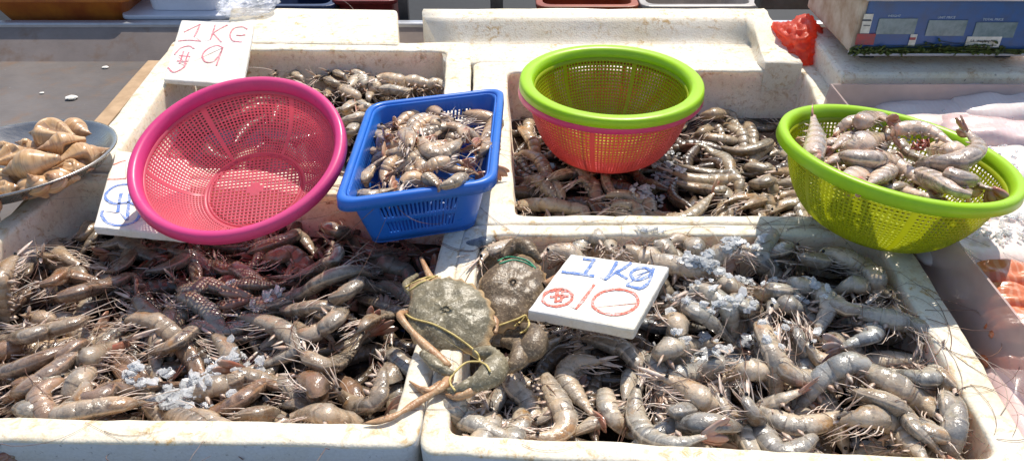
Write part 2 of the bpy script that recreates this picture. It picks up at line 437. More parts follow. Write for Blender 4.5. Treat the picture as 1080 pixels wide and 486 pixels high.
def prawn(spine_ctrl, g, roll, name='prawn', detail=2, headless=False, rs=None, tint=(1, 1, 1), legs_out=1.0):
    rs = rs or rng
    N = 61
    pos, L = catmull(spine_ctrl, N)
    def at(t):
        f = min(max(t, 0), 1) * (N - 1); i = min(int(f), N - 2); return pos[i].lerp(pos[i + 1], f - i)
    def tang(t):
        e = 0.03; return (at(min(t + e, 1)) - at(max(t - e, 0))).normalized()
    turn = Vector((0, 0, 0))
    for i in range(4, N - 4, 4): turn += (pos[i] - pos[i - 4]).cross(pos[min(i + 4, N - 1)] - pos[i])
    sg = 1.0 if turn.z >= 0 else -1.0
    def frame(t):
        T = tang(t); O = T.cross(Vector((0, 0, 1))) * sg
        O = (O - T * O.dot(T)).normalized(); U = O.cross(T)
        if U.z < 0: U = -U
        D = O * math.cos(roll) + U * math.sin(roll)
        S = T.cross(D).normalized()
        return T, D, S
    mb = MB(); n = 16
    def ring(t, hh, ww, carap=False, flap=0.0, uu=None):
        T, D, S = frame(t); c = at(t); out = []
        for j in range(n):
            a = 2 * math.pi * j / n; cc, ss = math.cos(a), math.sin(a)
            kh = 1.0 if cc > 0 else (0.80 if carap else 0.72)
            kw = 1.0 - (0.22 * max(cc, 0) ** 2 if carap else 0.10 * max(-cc, 0) ** 2)
            fl = flap * math.exp(-((cc + .62) / .22) ** 2); kh *= 1 + fl; kw *= 1 + fl * .5
            out.append(mb.vert(c + D * (hh * kh * cc) + S * (ww * kw * ss), (t if uu is None else uu, j / n)))
        return out
    rings = []
    if not headless:
        for t, s in ((0.07, .13), (0.095, .24), (0.12, .36), (0.155, .50), (0.20, .66), (0.25, .80), (0.305, .91), (0.36, .97), (0.395, .99), (0.41, .95)):
            rings.append(ring(t, g * s, g * s * (0.72 if t > 0.15 else 0.85), True))
    else:
        for t, s in ((0.0, .55), (0.015, .80), (0.05, .93)):
            rings.append(ring(t, g * s, g * s * 0.76))
    t0 = 0.412 if not headless else 0.06
    bnd = [0, .165, .34, .525, .69, .83, 1.0]; base = [.98, 1.04, .98, .83, .63, .44, .27]
    span = 0.872 - t0
    for k in range(6):
        for f, mlt, fp in ((0.0, .95, 0.0), (0.07, .985, .04), (0.5, 1.0, .20), (0.97, 1.025, .14)):
            b = base[k] + (base[k + 1] - base[k]) * f
            t = t0 + span * (bnd[k] + (bnd[k + 1] - bnd[k]) * f)
            rings.append(ring(t, g * b * mlt, g * b * mlt * (0.68 - 0.08 * (k + f) / 6), False, fp, 0.412 + 0.46 * (k + f) / 6))
    rings.append(ring(0.882, g * .30, g * .22))
    for a, b in zip(rings, rings[1:]): mb.ring_strip(a, b, 0)
    # head end: rostrum spike on the front ring (or a cut face of meat)
    T, D, S = frame(0.06)
    if not headless:
        tip = mb.vert(at(0.0) + D * g * 0.30, (0.0, 0.0))
        for j in range(n): mb.face((tip, rings[0][(j + 1) % n], rings[0][j]), 0)
    else:
        c0 = mb.vert(at(0.0) - tang(0.02) * g * 0.10, (0.02, 0.5))
        for j in range(n): mb.face((c0, rings[0][(j + 1) % n], rings[0][j]), 1)
    ce = mb.vert(at(0.888), (0.9, 0.5))
    for j in range(n): mb.face((ce, rings[-1][j], rings[-1][(j + 1) % n]), 0)
    def weld(ringv, near, m):
        best = min((i for r_ in rings for i in r_), key=lambda i: (Vector(mb.v[i]) - near).length)
        mb.face((best, ringv[0], ringv[1]), m)
    mats = [M['prawn'], M['meat'] if headless else M['leg'], M['swimmeret']]
    if detail >= 1 and not headless:
        # walking legs and feelers
        nl = 5 if detail >= 2 else 4
        for sd in (-1, 1):
            for i in range(nl):
                t = 0.19 + 0.18 * i / max(nl - 1, 1)
                T, D, S = frame(t); c = at(t)
                hh = g * girth_profile(t)
                p0 = c - D * hh * 0.62 + S * sd * hh * 0.25
                jl = L * (0.066 + 0.02 * rs.random()) * legs_out
                p1 = p0 - D * jl * (0.45 + 0.2 * rs.random()) - T * jl * (0.7 + 0.5 * rs.random()) + S * sd * jl * (0.05 + 0.2 * rs.random())
                p2 = p1 - T * jl * (0.8 + 0.4 * rs.random()) - D * jl * (rs.random() * 0.5 - 0.1) + S * sd * jl * (rs.random() * 0.4 - 0.2)
                p3 = p2 - T * jl * 0.5 + D * jl * (rs.random() * 0.5 - 0.3)
                r0 = g * 0.062
                lp, _ = catmull([p0, p1, p2, p3], 7); lw = [r0, r0 * .9, r0 * .8, r0 * .7, r0 * .55, r0 * .4, r0 * .2]
                rv = mb.tube(lp, lw, lw, S, 1, 4, u=0.3)
                weld(rv, p0, 1)
        for sd in (-1, 1):
            T, D, S = frame(0.12); c = at(0.12)
            p0 = c - D * g * 0.05 + S * sd * g * 0.22
            Ls = L * 0.17
            d = (-T + S * sd * (0.12 + 0.15 * rs.random()) - D * (0.05 + .2 * rs.random())).normalized()
            rv = mb.tube([p0, p0 + d * Ls * .3, p0 + d * Ls * .7, p0 + d * Ls], [g * .08, g * .17, g * .15, g * .03], [g * .05] * 3 + [g * .02], D, 1, 5, u=0.05)
            weld(rv, p0, 1)
            for w in range(2 if rs.random() < .55 else 1):
                q0 = c + S * sd * g * 0.1 - D * g * (.15 * w)
                d = (-T * 1.0 + S * sd * rs.uniform(.0, .35) + D * rs.uniform(-.5, .25)).normalized()
                Lw = L * rs.uniform(0.14, 0.30); bend = D * rs.uniform(-.5, .5) + S * rs.uniform(-.4, .4) + T * .25
                pth = [q0 + d * Lw * k / 4 + bend * Lw * (k / 4) ** 2 * .6 for k in range(5)]
                rv = mb.tube(pth, [g * .05, g * .044, g * .036, g * .028, g * .012], [g * .05, g * .044, g * .036, g * .028, g * .012], S, 1, 3, u=0.05)
                weld(rv, q0, 1)
    if detail >= 1:
        # swimmerets under the tail
        for sd in (-1, 1):
            for i in range(5):
                t = t0 + span * (0.08 + 0.165 * i)
                T, D, S = frame(t); c = at(t); hh = g * girth_profile(0.40 + 0.48 * (t - t0) / span)
                p0 = c - D * hh * 0.56 + S * sd * hh * 0.30
                ln = L * (0.080 - 0.007 * i) * (0.75 + .45 * rs.random())
                d = (-D * 0.9 + T * rs.uniform(-0.3, 0.7) + S * sd * rs.uniform(0.0, .5)).normalized()
                rv = mb.tube([p0, p0 + d * ln * .5, p0 + d * ln], [g * .10, g * .20, g * .04], [g * .05, g * .04, g * .02], T, 2, 4, u=0.5)
                weld(rv, p0, 2)
    org = at(0.5)
    ob = mb.build(name, mats, None, org)
    ob.color = (*tint, 1)
    # tail fan
    tb = MB(); firsts = []
    T, D, S = frame(0.90)
    spread = rs.uniform(0.7, 1.6)
    for k in (-2, -1, 0, 1, 2):
        a = k * 0.20 * spread + rs.uniform(-.05, .05)
        p0 = at(0.865) + S * (k * g * 0.07) - D * g * 0.02 * abs(k)
        d = (T * math.cos(a) + S * math.sin(a) + D * rs.uniform(-.10, .16)).normalized()
        ln = L * (0.165 if k else 0.135) * rs.uniform(.92, 1.05); w = g * (0.36 if k else 0.17)
        side = (S - d * S.dot(d)).normalized()
        rv = tb.tube([p0, p0 + d * ln * .25, p0 + d * ln * .6, p0 + d * ln * .88, p0 + d * ln], [w * .45, w * .8, w * 1.0, w * .75, w * .2], [g * .10, g * .09, g * .06, g * .04, g * .02], side, 0, 6, u=0.95)
        firsts.append(rv)
    for a, b in zip(firsts, firsts[1:]): tb.face((a[0], a[1], b[3]), 0)
    tf = tb.build('tail_fan', M['tail'], ob, None)
    tf.location = -org
    tf.color = (*tint, 1)
    if not headless and detail >= 1:
        T, D, S = frame(0.125)
        for sd in (-1, 1):
            eye_mesh(ob, at(0.118) + D * g * 0.10 + S * sd * g * 0.34 - org, g * 0.15)
    PRAWNS.append(dict(ob=ob, at=at, frame=frame, L=L, g=g, org=org, headless=headless, detail=detail))
    return ob

def add_antennae(pr, hm, count=2, rs=None, pale=0.3):
    rs = rs or rng
    T, D, S = pr['frame'](0.10); g, L = pr['g'], pr['L']
    for k in range(count):
        sd = -1 if k % 2 == 0 else 1
        p = pr['at'](0.11) + S * sd * g * .3
        d = Vector((-T.x, -T.y, 0)).normalized()
        ang = rs.uniform(-0.7, 0.7); turn = rs.uniform(-0.34, 0.34)
        ln = L * rs.uniform(0.6, 1.4); n = 18; step = ln / n
        d = Matrix.Rotation(ang, 3, 'Z') @ d
        pts = [p.copy()]; zoff = 0.0
        for i in range(n):
            p = p + d * step
            d = Matrix.Rotation(turn + rs.uniform(-.10, .10), 3, 'Z') @ d
            turn *= 0.96
            zt = hm.at(p.x, p.y) + 0.0012 if hm else p.z
            z = pts[-1].z + max(min(zt - pts[-1].z, step * 0.8), -step * 0.45)
            p = Vector((p.x, p.y, max(z, zt) if zt - z < 0.01 else z))
            pts.append(p.copy())
        mb = MB(); r = [0.00058 * (1 - 0.7 * i / n) for i in range(n + 1)]
        mb.tube(pts, r, r, Vector((0, 0, 1)), 0, 4)
        a = mb.build('antenna', M['antenna_pale'] if rs.random() < pale else M['antenna'], pr['ob'], None)
        a.location = -pr['org']

def place_traced(hm, px, zg, zmax, roll, press=0.5, gk=0.078, minL=0.0, gmin=0.11, **kw):
    pts = [Vector((a, b, 0)) for a, b in px]
    sm, _ = catmull(pts, 13)
    w = [P(p.x, p.y, zg) for p in sm]
    _, L0 = catmull(w, 13)
    ext = 0
    if L0 < minL:                     # partly hidden in the photo: the tail runs on under (or over) its neighbours
        d = w[-1] - w[-3]; d = d.normalized(); e = (w[-3] - w[-5]).normalized(); turn = max(-.5, min(.5, math.atan2(e.x * d.y - e.y * d.x, e.dot(d))))
        ext = 4; q = w[-1].copy(); add = []
        for k in range(ext):
            d = Matrix.Rotation(turn * .6 + rng.uniform(-.1, .1), 3, 'Z') @ d
            q = q + d * ((minL - L0) / ext); add.append(q.copy())
        w += add
    for it in range(2):
        _, L = catmull(w, 13)
        g = gk * max(min(L, 0.172), gmin)
        z, R = settle(hm, w, g, zmax, press)
        w = [P(p.x, p.y, zz) for p, zz in zip(sm, z)] + [Vector((q.x, q.y, zz)) for q, zz in zip(w[len(sm):], z[len(sm):])]
    for k in range(ext):
        w[len(sm) + k].z -= 0.0065 * (k + 1)
    ctrl = w[::2] if len(w) % 2 else w
    o = prawn(ctrl, g, roll, **kw)
    for p, zz, r in zip(w, z, R): hm.stamp(p.x, p.y, zz, r)
    return o

def place_random(hm, x, y, ang, L, curl, zmax, roll, press=0.5, gk=0.078, **kw):
    pts = []; d = Vector((math.cos(ang), math.sin(ang), 0)); p = Vector((0, 0, 0)); n = 12
    for i in range(n + 1):
        pts.append(p.copy()); p = p + d * (L / n)
        d = Matrix.Rotation(curl / n * (0.4 if i < 4 else 1.3), 3, 'Z') @ d
    c = sum(pts, Vector((0, 0, 0))) / len(pts)
    w = [q - c + Vector((x, y, 0)) for q in pts]
    g = gk * L
    z, R = settle(hm, w, g, zmax, press)
    w = [Vector((q.x, q.y, zz)) for q, zz in zip(w, z)]
    o = prawn(w[::2], g, roll, **kw)
    for q, zz, r in zip(w, z, R): hm.stamp(q.x, q.y, zz, r)
    return o
# ------------------------------------------------------------------ the prawn heaps
WB = [inFL, inFR, inMID, inBL]
hm = HM(-0.95, 0.36, 0.66, 1.78, 0.0)
for poly, z in ((inFL, -0.075), (inFR, -0.072), (inMID, -0.102), (inBL, -0.098)):
    hm.fill_poly(poly, z)
for poly, z, nm, lb in ((inFL, -0.074, 'gap_sheet', 'dark reddish sheet added as the shade in the gaps of the front left prawn heap'), (inFR, -0.071, 'gap_sheet', 'dark sheet added as the shade in the gaps of the front right prawn heap'),
                    (inMID, -0.101, 'gap_sheet', 'dark sheet added as the shade under the prawns in the box behind'), (inBL, -0.097, 'gap_sheet', 'dark sheet added as the shade under the pale prawns behind the basket')):
    mb = MB(); q = lines_offset(poly, [0.001] * 4)  # flat dark sheet standing in for the black shade deep in each heap
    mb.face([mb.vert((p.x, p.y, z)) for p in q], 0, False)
    tag(mb.build(nm, M['gap_dark']), lb, None, None, 'structure')

S5 = 4.958
TI = {'A': (400, 232, S5), 'B': (600, 232, S5), 'C': (800, 232, S5), 'D': (400, 310, S5), 'E': (600, 310, S5), 'F': (800, 310, S5),
      'G': (400, 388, S5), 'H': (600, 388, S5), 'I': (800, 388, S5), 'J': (0, 232, S5), 'K': (216, 232, S5), 'L': (0, 310, S5), 'M': (200, 310, S5),
      'N': (0, 388, S5), 'O': (200, 388, S5), 'P': (540, 110, 3.985), 'Q': (810, 110, 3.985), 'R': (270, 0, 3.985), 'S': (270, 110, 3.985)}
def T(k, *p): return tile(*TI[k], p)

# ---- front right box, back to front: (pixels head -> tail, roll, label)
FRT = [
 (T('A',650,190,600,115,520,125), .3, 'rounded grey prawn behind the crab with the green string'),
 (T('A',525,270,540,190,600,160), .3, None),
 (T('A',830,200,905,155,1000,180), .6, 'prawn whose two black eyes peer out beside the green string of the brown crab'),
 (T('B',350,170,420,132,505,150), .2, 'small orange-tinged prawn by the back wall, left of the ice'),
 (T('B',255,200,160,90,20,165), .2, 'prawn arched high against the back wall behind the price slab with the blue 1 kg'),
 (T('B',250,190,300,150,350,175), .4, None),
 (T('B',480,160,560,100,660,150), .5, None),
 (T('B',820,160,900,150,980,175), .5, None),
 (T('B',960,190,860,150,790,175), .5, None),
 (T('C',250,180,180,140,100,160), .4, 'reddish-headed prawn against the back wall, left of the lime colander'),
 (T('C',280,195,370,170,480,210), .5, 'dark blue-grey prawn in the shade right under the lime colander'),
 (T('C',460,270,530,220,610,310), .3, None),
 (T('B',300,220,430,190,570,215), .6, None),
 (T('B',780,290,690,262,590,250), .7, None),
 (T('B',1060,335,930,378,790,320), .3, 'long bowed prawn lying across in front of the back ice patch'),
 (T('C',20,300,10,190,65,95), .2, 'pale grey prawn tail standing up at the right end of the back ice patch'),
 (T('C',150,240,280,205,480,280), .5, None),
 (T('C',760,455,640,360,470,345), .6, 'long striped prawn in the back right corner of the heap'),
 (T('C',600,440,490,470,385,435), .2, 'belly-up prawn with white feelers near the back right corner'),
 (T('B',550,405,700,365,835,475), .2, None),
 (T('B',825,365,890,430,965,500), .6, None),
 (T('B',950,420,1010,385,1090,370), .6, None),
 (T('E',460,75,560,55,700,110), .4, None),
 (T('E',425,130,560,140,570,270), .2, 'grey prawn curled just right of the price slab with the orange 10'),
 (T('E',10,240,130,240,310,300), .5, 'dark blue prawn half under the front edge of the price slab with the orange 10'),
 (T('D',990,200,850,290,590,410), .6, 'blue-black prawn stretched out between the crab and the price slab'),
 (T('F',10,130,130,45,300,170), .3, 'large prawn arched over its legs right of the middle ice patch'),
 (T('C',140,310,355,410,310,575), .2, 'prawn with long white feelers bent over at the back of the right half'),
 (T('F',640,140,740,95,820,160), .4, None),
 (T('F',810,310,870,190,550,105), .3, 'large grey prawn bowed along the right wall of the box'),
 (T('F',120,160,170,230,190,290), .4, None),
 (T('E',1000,150,1050,260,1085,345), .4, 'prawn with a yellow head at the lower end of the middle ice patch'),
 (T('F',180,130,225,250,255,385), .5, None),
 (T('F',255,240,300,330,420,370), .4, None),
 (T('F',270,170,340,240,430,270), .5, None),
 (T('F',385,125,615,190,325,315), .2, 'prawn bent double in the middle of the right half of the heap'),
 (T('E',700,480,930,400,1100,420), .3, None),
 (T('F',75,205,150,410,340,450), .25, 'grey prawn curled like a hook right of the middle ice patch'),
 (T('F',655,445,500,360,325,455), .3, 'prawn with a dark blue-black belly in the lower right of the heap'),
 (T('F',920,265,920,430,670,400), .2, 'prawn with an orange-brown head and black eye curled by the right wall'),
 (T('I',950,0,990,100,1005,240), .6, None),
 (T('I',1050,100,1030,200,1010,330), .6, None),
 (T('G',870,120,680,60,790,190), .3, None),
 (T('G',780,300,850,270,900,225), .4, None),
 (T('G',540,180,590,240,570,300), .4, None),
 (T('G',680,180,740,270,680,390), .5, None),
 (T('G',560,135,385,215,670,365), .2, 'curled prawn right below the claw of the olive crab'),
 (T('G',720,355,970,330,860,45), .2, 'prawn with its red tail fan straight up by the front rim'),
 (T('E',800,255,465,310,545,490), .2, 'ring-curled prawn with an orange-brown back in the middle of the front right box'),
 (T('E',240,340,-20,400,180,700), .2, 'big brownish prawn bent round below the front corner of the price slab'),
 (T('E',840,285,720,410,570,430), .3, None),
 (T('H',400,10,620,110,835,275), .4, None),
 (T('H',490,230,570,225,690,235), .5, None),
 (T('H',290,230,300,150,325,50), .6, None),
 (T('H',750,75,810,200,905,320), .5, 'amber-headed prawn at the front, pointing away from the rim'),
 (T('H',415,405,240,270,190,125), .2, 'prawn at the front rim with its black-eyed head on the foam'),
 (T('H',380,25,350,240,490,390,815,330), .3, 'large pale grey hooked prawn lying along the front rim'),
 (T('H',925,315,720,285,540,305), .3, 'pale pointed prawn head by the front rim, left of the amber-headed prawn'),
 (T('I',600,460,700,435,870,455), .5, None),
 (T('I',1055,430,950,350,850,330), .5, None),
 (T('I',470,120,690,185,840,335), .6, 'plump blue-grey prawn with an orange-brown head in the front right corner'),
 (T('I',1000,290,830,165,625,45), .6, 'brown prawn with a dark blotch lying slantwise in the front right corner'),
 (T('I',350,300,640,265,865,475), .5, 'large prawn lying lowest in the front right corner of the heap'),
 (T('I',525,215,230,300,40,215,280,100), .2, 'prawn curled in a hook with its brown head pointing right, near the front right rim'),
 (T('I',-85,110,10,310,130,440,290,360), .2, 'curled prawn touching the front rim with a brown head pointing up'),
]
GRP = {'FR': 'prawns in the front right box', 'FL': 'prawns in the front left box', 'MID': 'prawns in the box with the stacked colanders', 'BL': 'prawns in the back left box', 'BB': 'prawns in the blue basket'}
LBL = {'FR': 'raw grey prawn half buried among others in the front right box', 'FL': 'dark wet raw prawn half buried among others in the front left box',
       'MID': 'raw prawn among others in the box around the stacked colanders', 'BL': 'pale raw prawn among others in the box behind the blue basket', 'BB': 'raw prawn among others in the blue basket'}

def tint_for(key):
    b = {'FR': (1.05, 1.03, 1.0), 'FL': (.80, .73, .66), 'MID': (.88, .82, .70), 'BL': (1.18, 1.08, .94), 'BB': (1.10, .92, .74)}[key]
    s = rng.uniform(.82, 1.12); w = rng.uniform(-.07, .07)
    t = (b[0] * s * (1 + w), b[1] * s, b[2] * s * (1 - w))
    if key == 'FR' and rng.random() < .12: t = (t[0] * .62, t[1] * .70, t[2] * .82)
    if key == 'FL' and rng.random() < .30: t = (t[0] * .80, t[1] * .66, t[2] * .60)
    return t

STUFF = []
def deep_to_stuff(objs):
    """the prawns deep in the heaps, past the first 300: one object"""
    mb = MB()
    for o in objs:
        for ob in [o] + [c for c in o.children if c.name.startswith('tail_fan')]:
            me = ob.data; off = len(mb.v); mw = (o.location if ob is o else Vector((0, 0, 0)))
            mi = 0 if ob is o else 3
            for v in me.vertices: mb.v.append(tuple(v.co + mw))
            uvl = me.uv_layers[0].data; uvs = [(0, 0)] * len(me.vertices)
            for lp in me.loops: uvs[lp.vertex_index] = tuple(uvl[lp.index].uv)
            mb.uv += uvs
            for p in me.polygons: mb.face([off + a for a in p.vertices], p.material_index + mi)
    ob = mb.build('prawn_heap', [M['prawn'], M['leg'], M['swimmeret'], M['tail']])
    ob.color = (.26, .22, .19, 1)  # dark tint puts the shade between the prawns into their colour
    for o in objs:
        for c in list(o.children): bpy.data.objects.remove(c)
        bpy.data.objects.remove(o)
    tag(ob, 'the deeper layer of raw prawns under the ones on top in the foam boxes', None, None, 'stuff')

def scatter(key, hmx, count, poly, zfun, Lr, detail, press, gk, dist, margin, stuff):
    xs = [p.x for p in poly]; ys = [p.y for p in poly]
    k = 0; tries = 0; done = []
    inner = lines_offset(poly, [margin] * 4)
    def inside(p):
        return all(((inner[(i+1) % 4].x - inner[i].x) * (p.y - inner[i].y) - (inner[(i+1) % 4].y - inner[i].y) * (p.x - inner[i].x)) >= 0 for i in range(4))
    while k < count and tries < 30000:
        tries += 1
        p = Vector((rng.uniform(min(xs), max(xs)), rng.uniform(min(ys), max(ys))))
        if not inside(p): continue
        if any((p - q).length < dist * (1 - tries / 40000) for q in done): continue
        v = Vector((p.x, p.y, -EYE)); dep = v.dot(ray(540, 243))
        if abs(v.x / dep * FPX) > 585: continue          # outside the picture
        done.append(p); k += 1
        o = place_random(hmx, p.x, p.y, rng.uniform(0, 2 * math.pi), rng.uniform(*Lr), rng.choice((-1, 1)) * rng.uniform(.3, 2.4), zfun(p), rng.uniform(.1, 1.0), press, gk, detail=detail, tint=tint_for(key))
        if stuff: STUFF.append(o); PRAWNS.pop()
        else: tag(o, LBL[key], 'prawn', GRP[key])

def heap(key, traces, hmx, zg, zmax, deep, fill, poly, zdeep, zfill, Lr, press=0.5, minL=0.145, gk=0.091, gmin=0.135, slope=None):
    sl = slope or (lambda p: 0.0)
    scatter(key, hmx, deep, poly, lambda p: zdeep + sl(p), Lr, 0, 0.55, gk, 0.042, 0.022, True)
    scatter(key, hmx, fill, poly, lambda p: zfill + sl(p), Lr, 1, press, gk, 0.055, 0.035, False)
    for px, roll, lb in traces:
        c = P(sum(a for a, b in px) / len(px), sum(b for a, b in px) / len(px), zg)
        o = place_traced(hmx, px, zg + sl(c), zmax + sl(c), roll, press, gk, minL, gmin, detail=2 if key in ('FR', 'FL', 'BB') else 1, tint=tint_for(key))
        tag(o, lb or LBL[key], 'prawn', GRP[key])

FLT = [
 (T('J',470,185,540,140,640,120), .4, None),
 (T('J',380,150,420,100,470,35), .4, None),
 (T('J',715,275,870,250,1000,185), .5, None),
 (T('J',150,150,60,215,0,330), .4, 'prawn by the left wall below the dish of shells, legs facing right'),
 (T('J',175,150,250,210,400,275), .5, None),
 (T('J',100,330,150,250,225,215), .4, None),
 (T('J',500,285,290,150,405,35), .2, 'bent prawn with an amber head below the price slab with the blue dollar sign'),
 (T('J',180,350,260,325,340,290), .5, None),
 (T('J',515,280,640,240,715,95), .3, 'prawn with its tail raised just below the front edge of the blue dollar slab'),
 (T('K',160,225,280,150,500,80), .5, 'reddish prawn in the shade under the pink colander'),
 (T('K',30,200,100,260,190,260), .4, None),
 (T('K',560,60,640,40,760,90), .5, None),
 (T('K',250,260,330,200,450,180), .4, None),
 (T('K',385,325,560,262,705,185,630,95), .4, 'prawn bent back on itself between the pink colander and the blue basket'),
 (T('K',760,190,900,215,1060,285), .5, 'bluish dark prawn in the shade under the blue basket'),
 (T('K',800,120,880,180,960,190), .5, None),
 (T('K',800,395,950,345,1085,425), .3, None),
 (T('K',640,450,720,390,810,330), .5, None),
 (T('J',220,435,430,375,700,300), .5, 'long prawn pointing left, upper left of the front left heap'),
 (T('J',640,370,720,430,790,510), .6, None),
 (T('J',900,300,985,370,1085,330), .3, None),
 (T('J',890,400,1000,420,1090,490), .4, None),
 (T('L',20,180,90,175,170,190), .5, None),
 (T('L',115,110,200,125,340,155), .5, None),
 (T('L',495,120,240,195,-10,255), .5, 'long straight prawn slanting down to the left edge of the front left heap'),
 (T('L',900,20,870,150,820,240), .5, None),
 (T('L',270,245,130,265,-10,320), .5, None),
 (T('L',395,265,170,360,-15,430), .6, 'amber-backed long prawn at the left edge, head toward the middle'),
 (T('L',560,370,640,400,720,490), .5, None),
 (T('L',580,190,700,130,830,160), .4, 'broad pale prawn head shell above the front left ice'),
 (T('L',740,320,880,280,1050,165), .5, None),
 (T('M',100,190,210,340,60,485), .25, 'prawn partly covered with ice in the middle of the front left heap'),
 (T('M',180,50,400,60,620,10), .5, None),
 (T('K',912,305,720,268,470,395,110,415), .4, 'very long pale banded prawn lying below the pink colander and the basket'),
 (T('M',340,110,430,100,540,90), .5, None),
 (T('M',760,20,765,75,670,115), .4, None),
 (T('M',530,80,630,215,885,15), .2, 'cup-curved prawn with its tail up, left of the olive crab'),
 (T('M',850,245,920,155,1085,90), .4, None),
 (T('M',1045,230,1050,285,1085,330), .4, None),
 (T('M',190,105,430,165,565,290,140,445), .25, 'big prawn folded in a V with a red tail beside the front left ice'),
 (T('M',575,280,740,375,1020,125), .25, 'prawn curved like a bowl with a brown tail tip raised toward the crab'),
 (T('M',1005,300,1040,390,1065,490), .6, None),
 (T('L',30,480,220,420,400,270), .5, None),
 (T('L',730,200,440,345,215,490), .6, 'long pale prawn with thin legs running down the left of the heap'),
 (T('L',590,335,480,390,390,500), .5, None),
 (T('N',0,190,150,100,280,15), .5, None),
 (T('N',20,245,100,205,220,235), .5, None),
 (T('N',390,35,215,130,255,250), .3, None),
 (T('N',570,80,650,95,740,130), .5, None),
 (T('N',430,155,490,165,570,120), .4, None),
 (T('N',440,30,430,150,335,235), .4, None),
 (T('O',-10,275,200,205,395,75), .5, 'blue-grey prawn lying straight near the front rim, left box'),
 (T('O',0,190,130,110,290,40), .5, None),
 (T('N',820,225,960,185,1085,110), .5, None),
 (T('N',930,275,1000,245,1085,265), .5, None),
 (T('N',700,255,800,225,930,270), .5, None),
 (T('O',160,285,330,235,470,270), .8, 'flat brown head shell on the front rim, left box'),
 (T('O',430,205,490,195,570,190), .5, None),
 (T('O',515,30,650,80,690,210), .4, 'rounded brown prawn back in the front of the left heap'),
 (T('O',715,40,820,165,960,190,1010,10), .2, 'grey ring-curled prawn left of the crab leg that crosses the rim'),
 (T('O',405,310,640,235,860,295), .2, 'prawn head with fringed white legs lying on the front rim'),
 (T('N',805,175,570,195,325,235), .3, 'prawn with its black eye to the right and pale whiskers, at the front rim'),
]
MIDT = [
 (T('P',740,70,850,40,925,50), .5, None), (T('P',960,55,990,90,1005,140), .5, None), (T('P',830,115,900,95,965,135), .3, None),
 (T('P',20,90,60,120,95,170), .4, 'orange-tinged prawn by the left wall of the box with the stacked colanders'), (T('P',-5,225,50,205,110,235), .4, None), (T('P',730,160,800,115,860,100), .4, None),
 (T('Q',-10,80,40,85,80,110), .5, None), (T('Q',-40,240,40,205,100,240), .4, None),
 (T('P',850,170,960,200,1085,165), .5, None), (T('P',100,350,190,300,300,290), .5, None), (T('P',20,385,45,345,110,325), .4, None),
 (T('P',230,355,290,315,340,345), .4, None), (T('P',690,250,810,290,940,300), .5, 'striped prawn pointing at the ice beside the stacked colanders'),
 (T('P',640,270,770,320,950,325), .5, None), (T('P',930,305,1000,265,1085,280), .4, None), (T('Q',-20,290,60,285,150,305), .5, None),
 (T('P',640,320,760,350,905,375), .5, None), (T('P',960,405,1010,345,1090,325), .4, None), (T('Q',-10,350,70,335,150,335), .5, None),
 (T('P',0,430,150,425,300,455), .5, None), (T('P',330,400,450,380,570,425), .5, None), (T('P',370,470,440,420,520,440), .4, None),
 (T('P',860,425,950,395,1020,405), .5, None), (T('P',930,455,1000,420,1075,400), .5, None), (T('Q',-10,470,60,425,130,420), .4, None), (T('Q',0,400,60,385,150,385), .5, None),
 (T('P',535,440,720,480,870,350), .3, 'large amber prawn curved along the front rim before the stacked colanders'),
]
BLT = [
 (T('R',180,360,220,365,270,410), .4, None), (T('R',290,312,330,305,375,325), .5, None), (T('R',370,322,410,308,455,325), .5, None), (T('R',470,345,540,325,610,345), .5, None),
 (T('R',600,355,650,340,725,355), .5, None), (T('R',700,385,750,348,815,375), .4, None), (T('R',200,330,260,325,345,355), .5, 'banded prawn by the far wall of the box behind the blue basket'),
 (T('R',55,325,120,295,195,335), .3, 'plump pale prawn just past the upper right of the pink colander rim'), (T('R',440,340,505,350,475,415), .3, None), (T('R',380,375,440,330,470,400), .3, None),
 (T('R',280,415,340,372,430,410), .3, 'pale bowed prawn between the pink colander and the blue basket'), (T('R',500,405,560,375,650,400), .5, None), (T('R',620,390,680,368,750,370), .5, None),
 (T('R',350,475,420,435,480,455), .4, None), (T('S',340,45,400,25,470,15), .5, None), (T('S',335,110,390,70,440,55), .5, None), (T('S',360,150,400,110,420,75), .4, None),
]
heap('BL', BLT, hm, -0.05, -0.038, 26, 10, inBL, -0.075, -0.058, (.14, .165), 0.5, 0.135, .086, .135)
slopeM = lambda p: (1.25 - p.y) * 0.11
heap('MID', MIDT, hm, -0.055, -0.045, 62, 16, inMID, -0.078, -0.062, (.14, .17), 0.5, 0.14, .086, .135, slopeM)
heap('FL', FLT, hm, -0.022, -0.007, 70, 30, inFL, -0.052, -0.034, (.14, .17), gk=.085)
heap('FR', FRT, hm, -0.018, -0.003, 66, 28, inFR, -0.050, -0.032, (.14, .17))
deep_to_stuff(STUFF)
for pr in PRAWNS:
    n = 2 if pr['detail'] >= 2 else 1
    if pr['detail'] >= 2 or rng.random() < .25: add_antennae(pr, hm, n)
# ------------------------------------------------------------------ colanders
def frame_matrix(org, nrm, spin=0.0):
    z = nrm.normalized(); x = Vector((1, 0, 0)); x = (x - z * x.dot(z)).normalized(); y = z.cross(x)
    m = Matrix(((x.x, y.x, z.x, org.x), (x.y, y.y, z.y, org.y), (x.z, y.z, z.z, org.z), (0, 0, 0, 1)))
    return m @ Matrix.Rotation(spin, 4, 'Z')

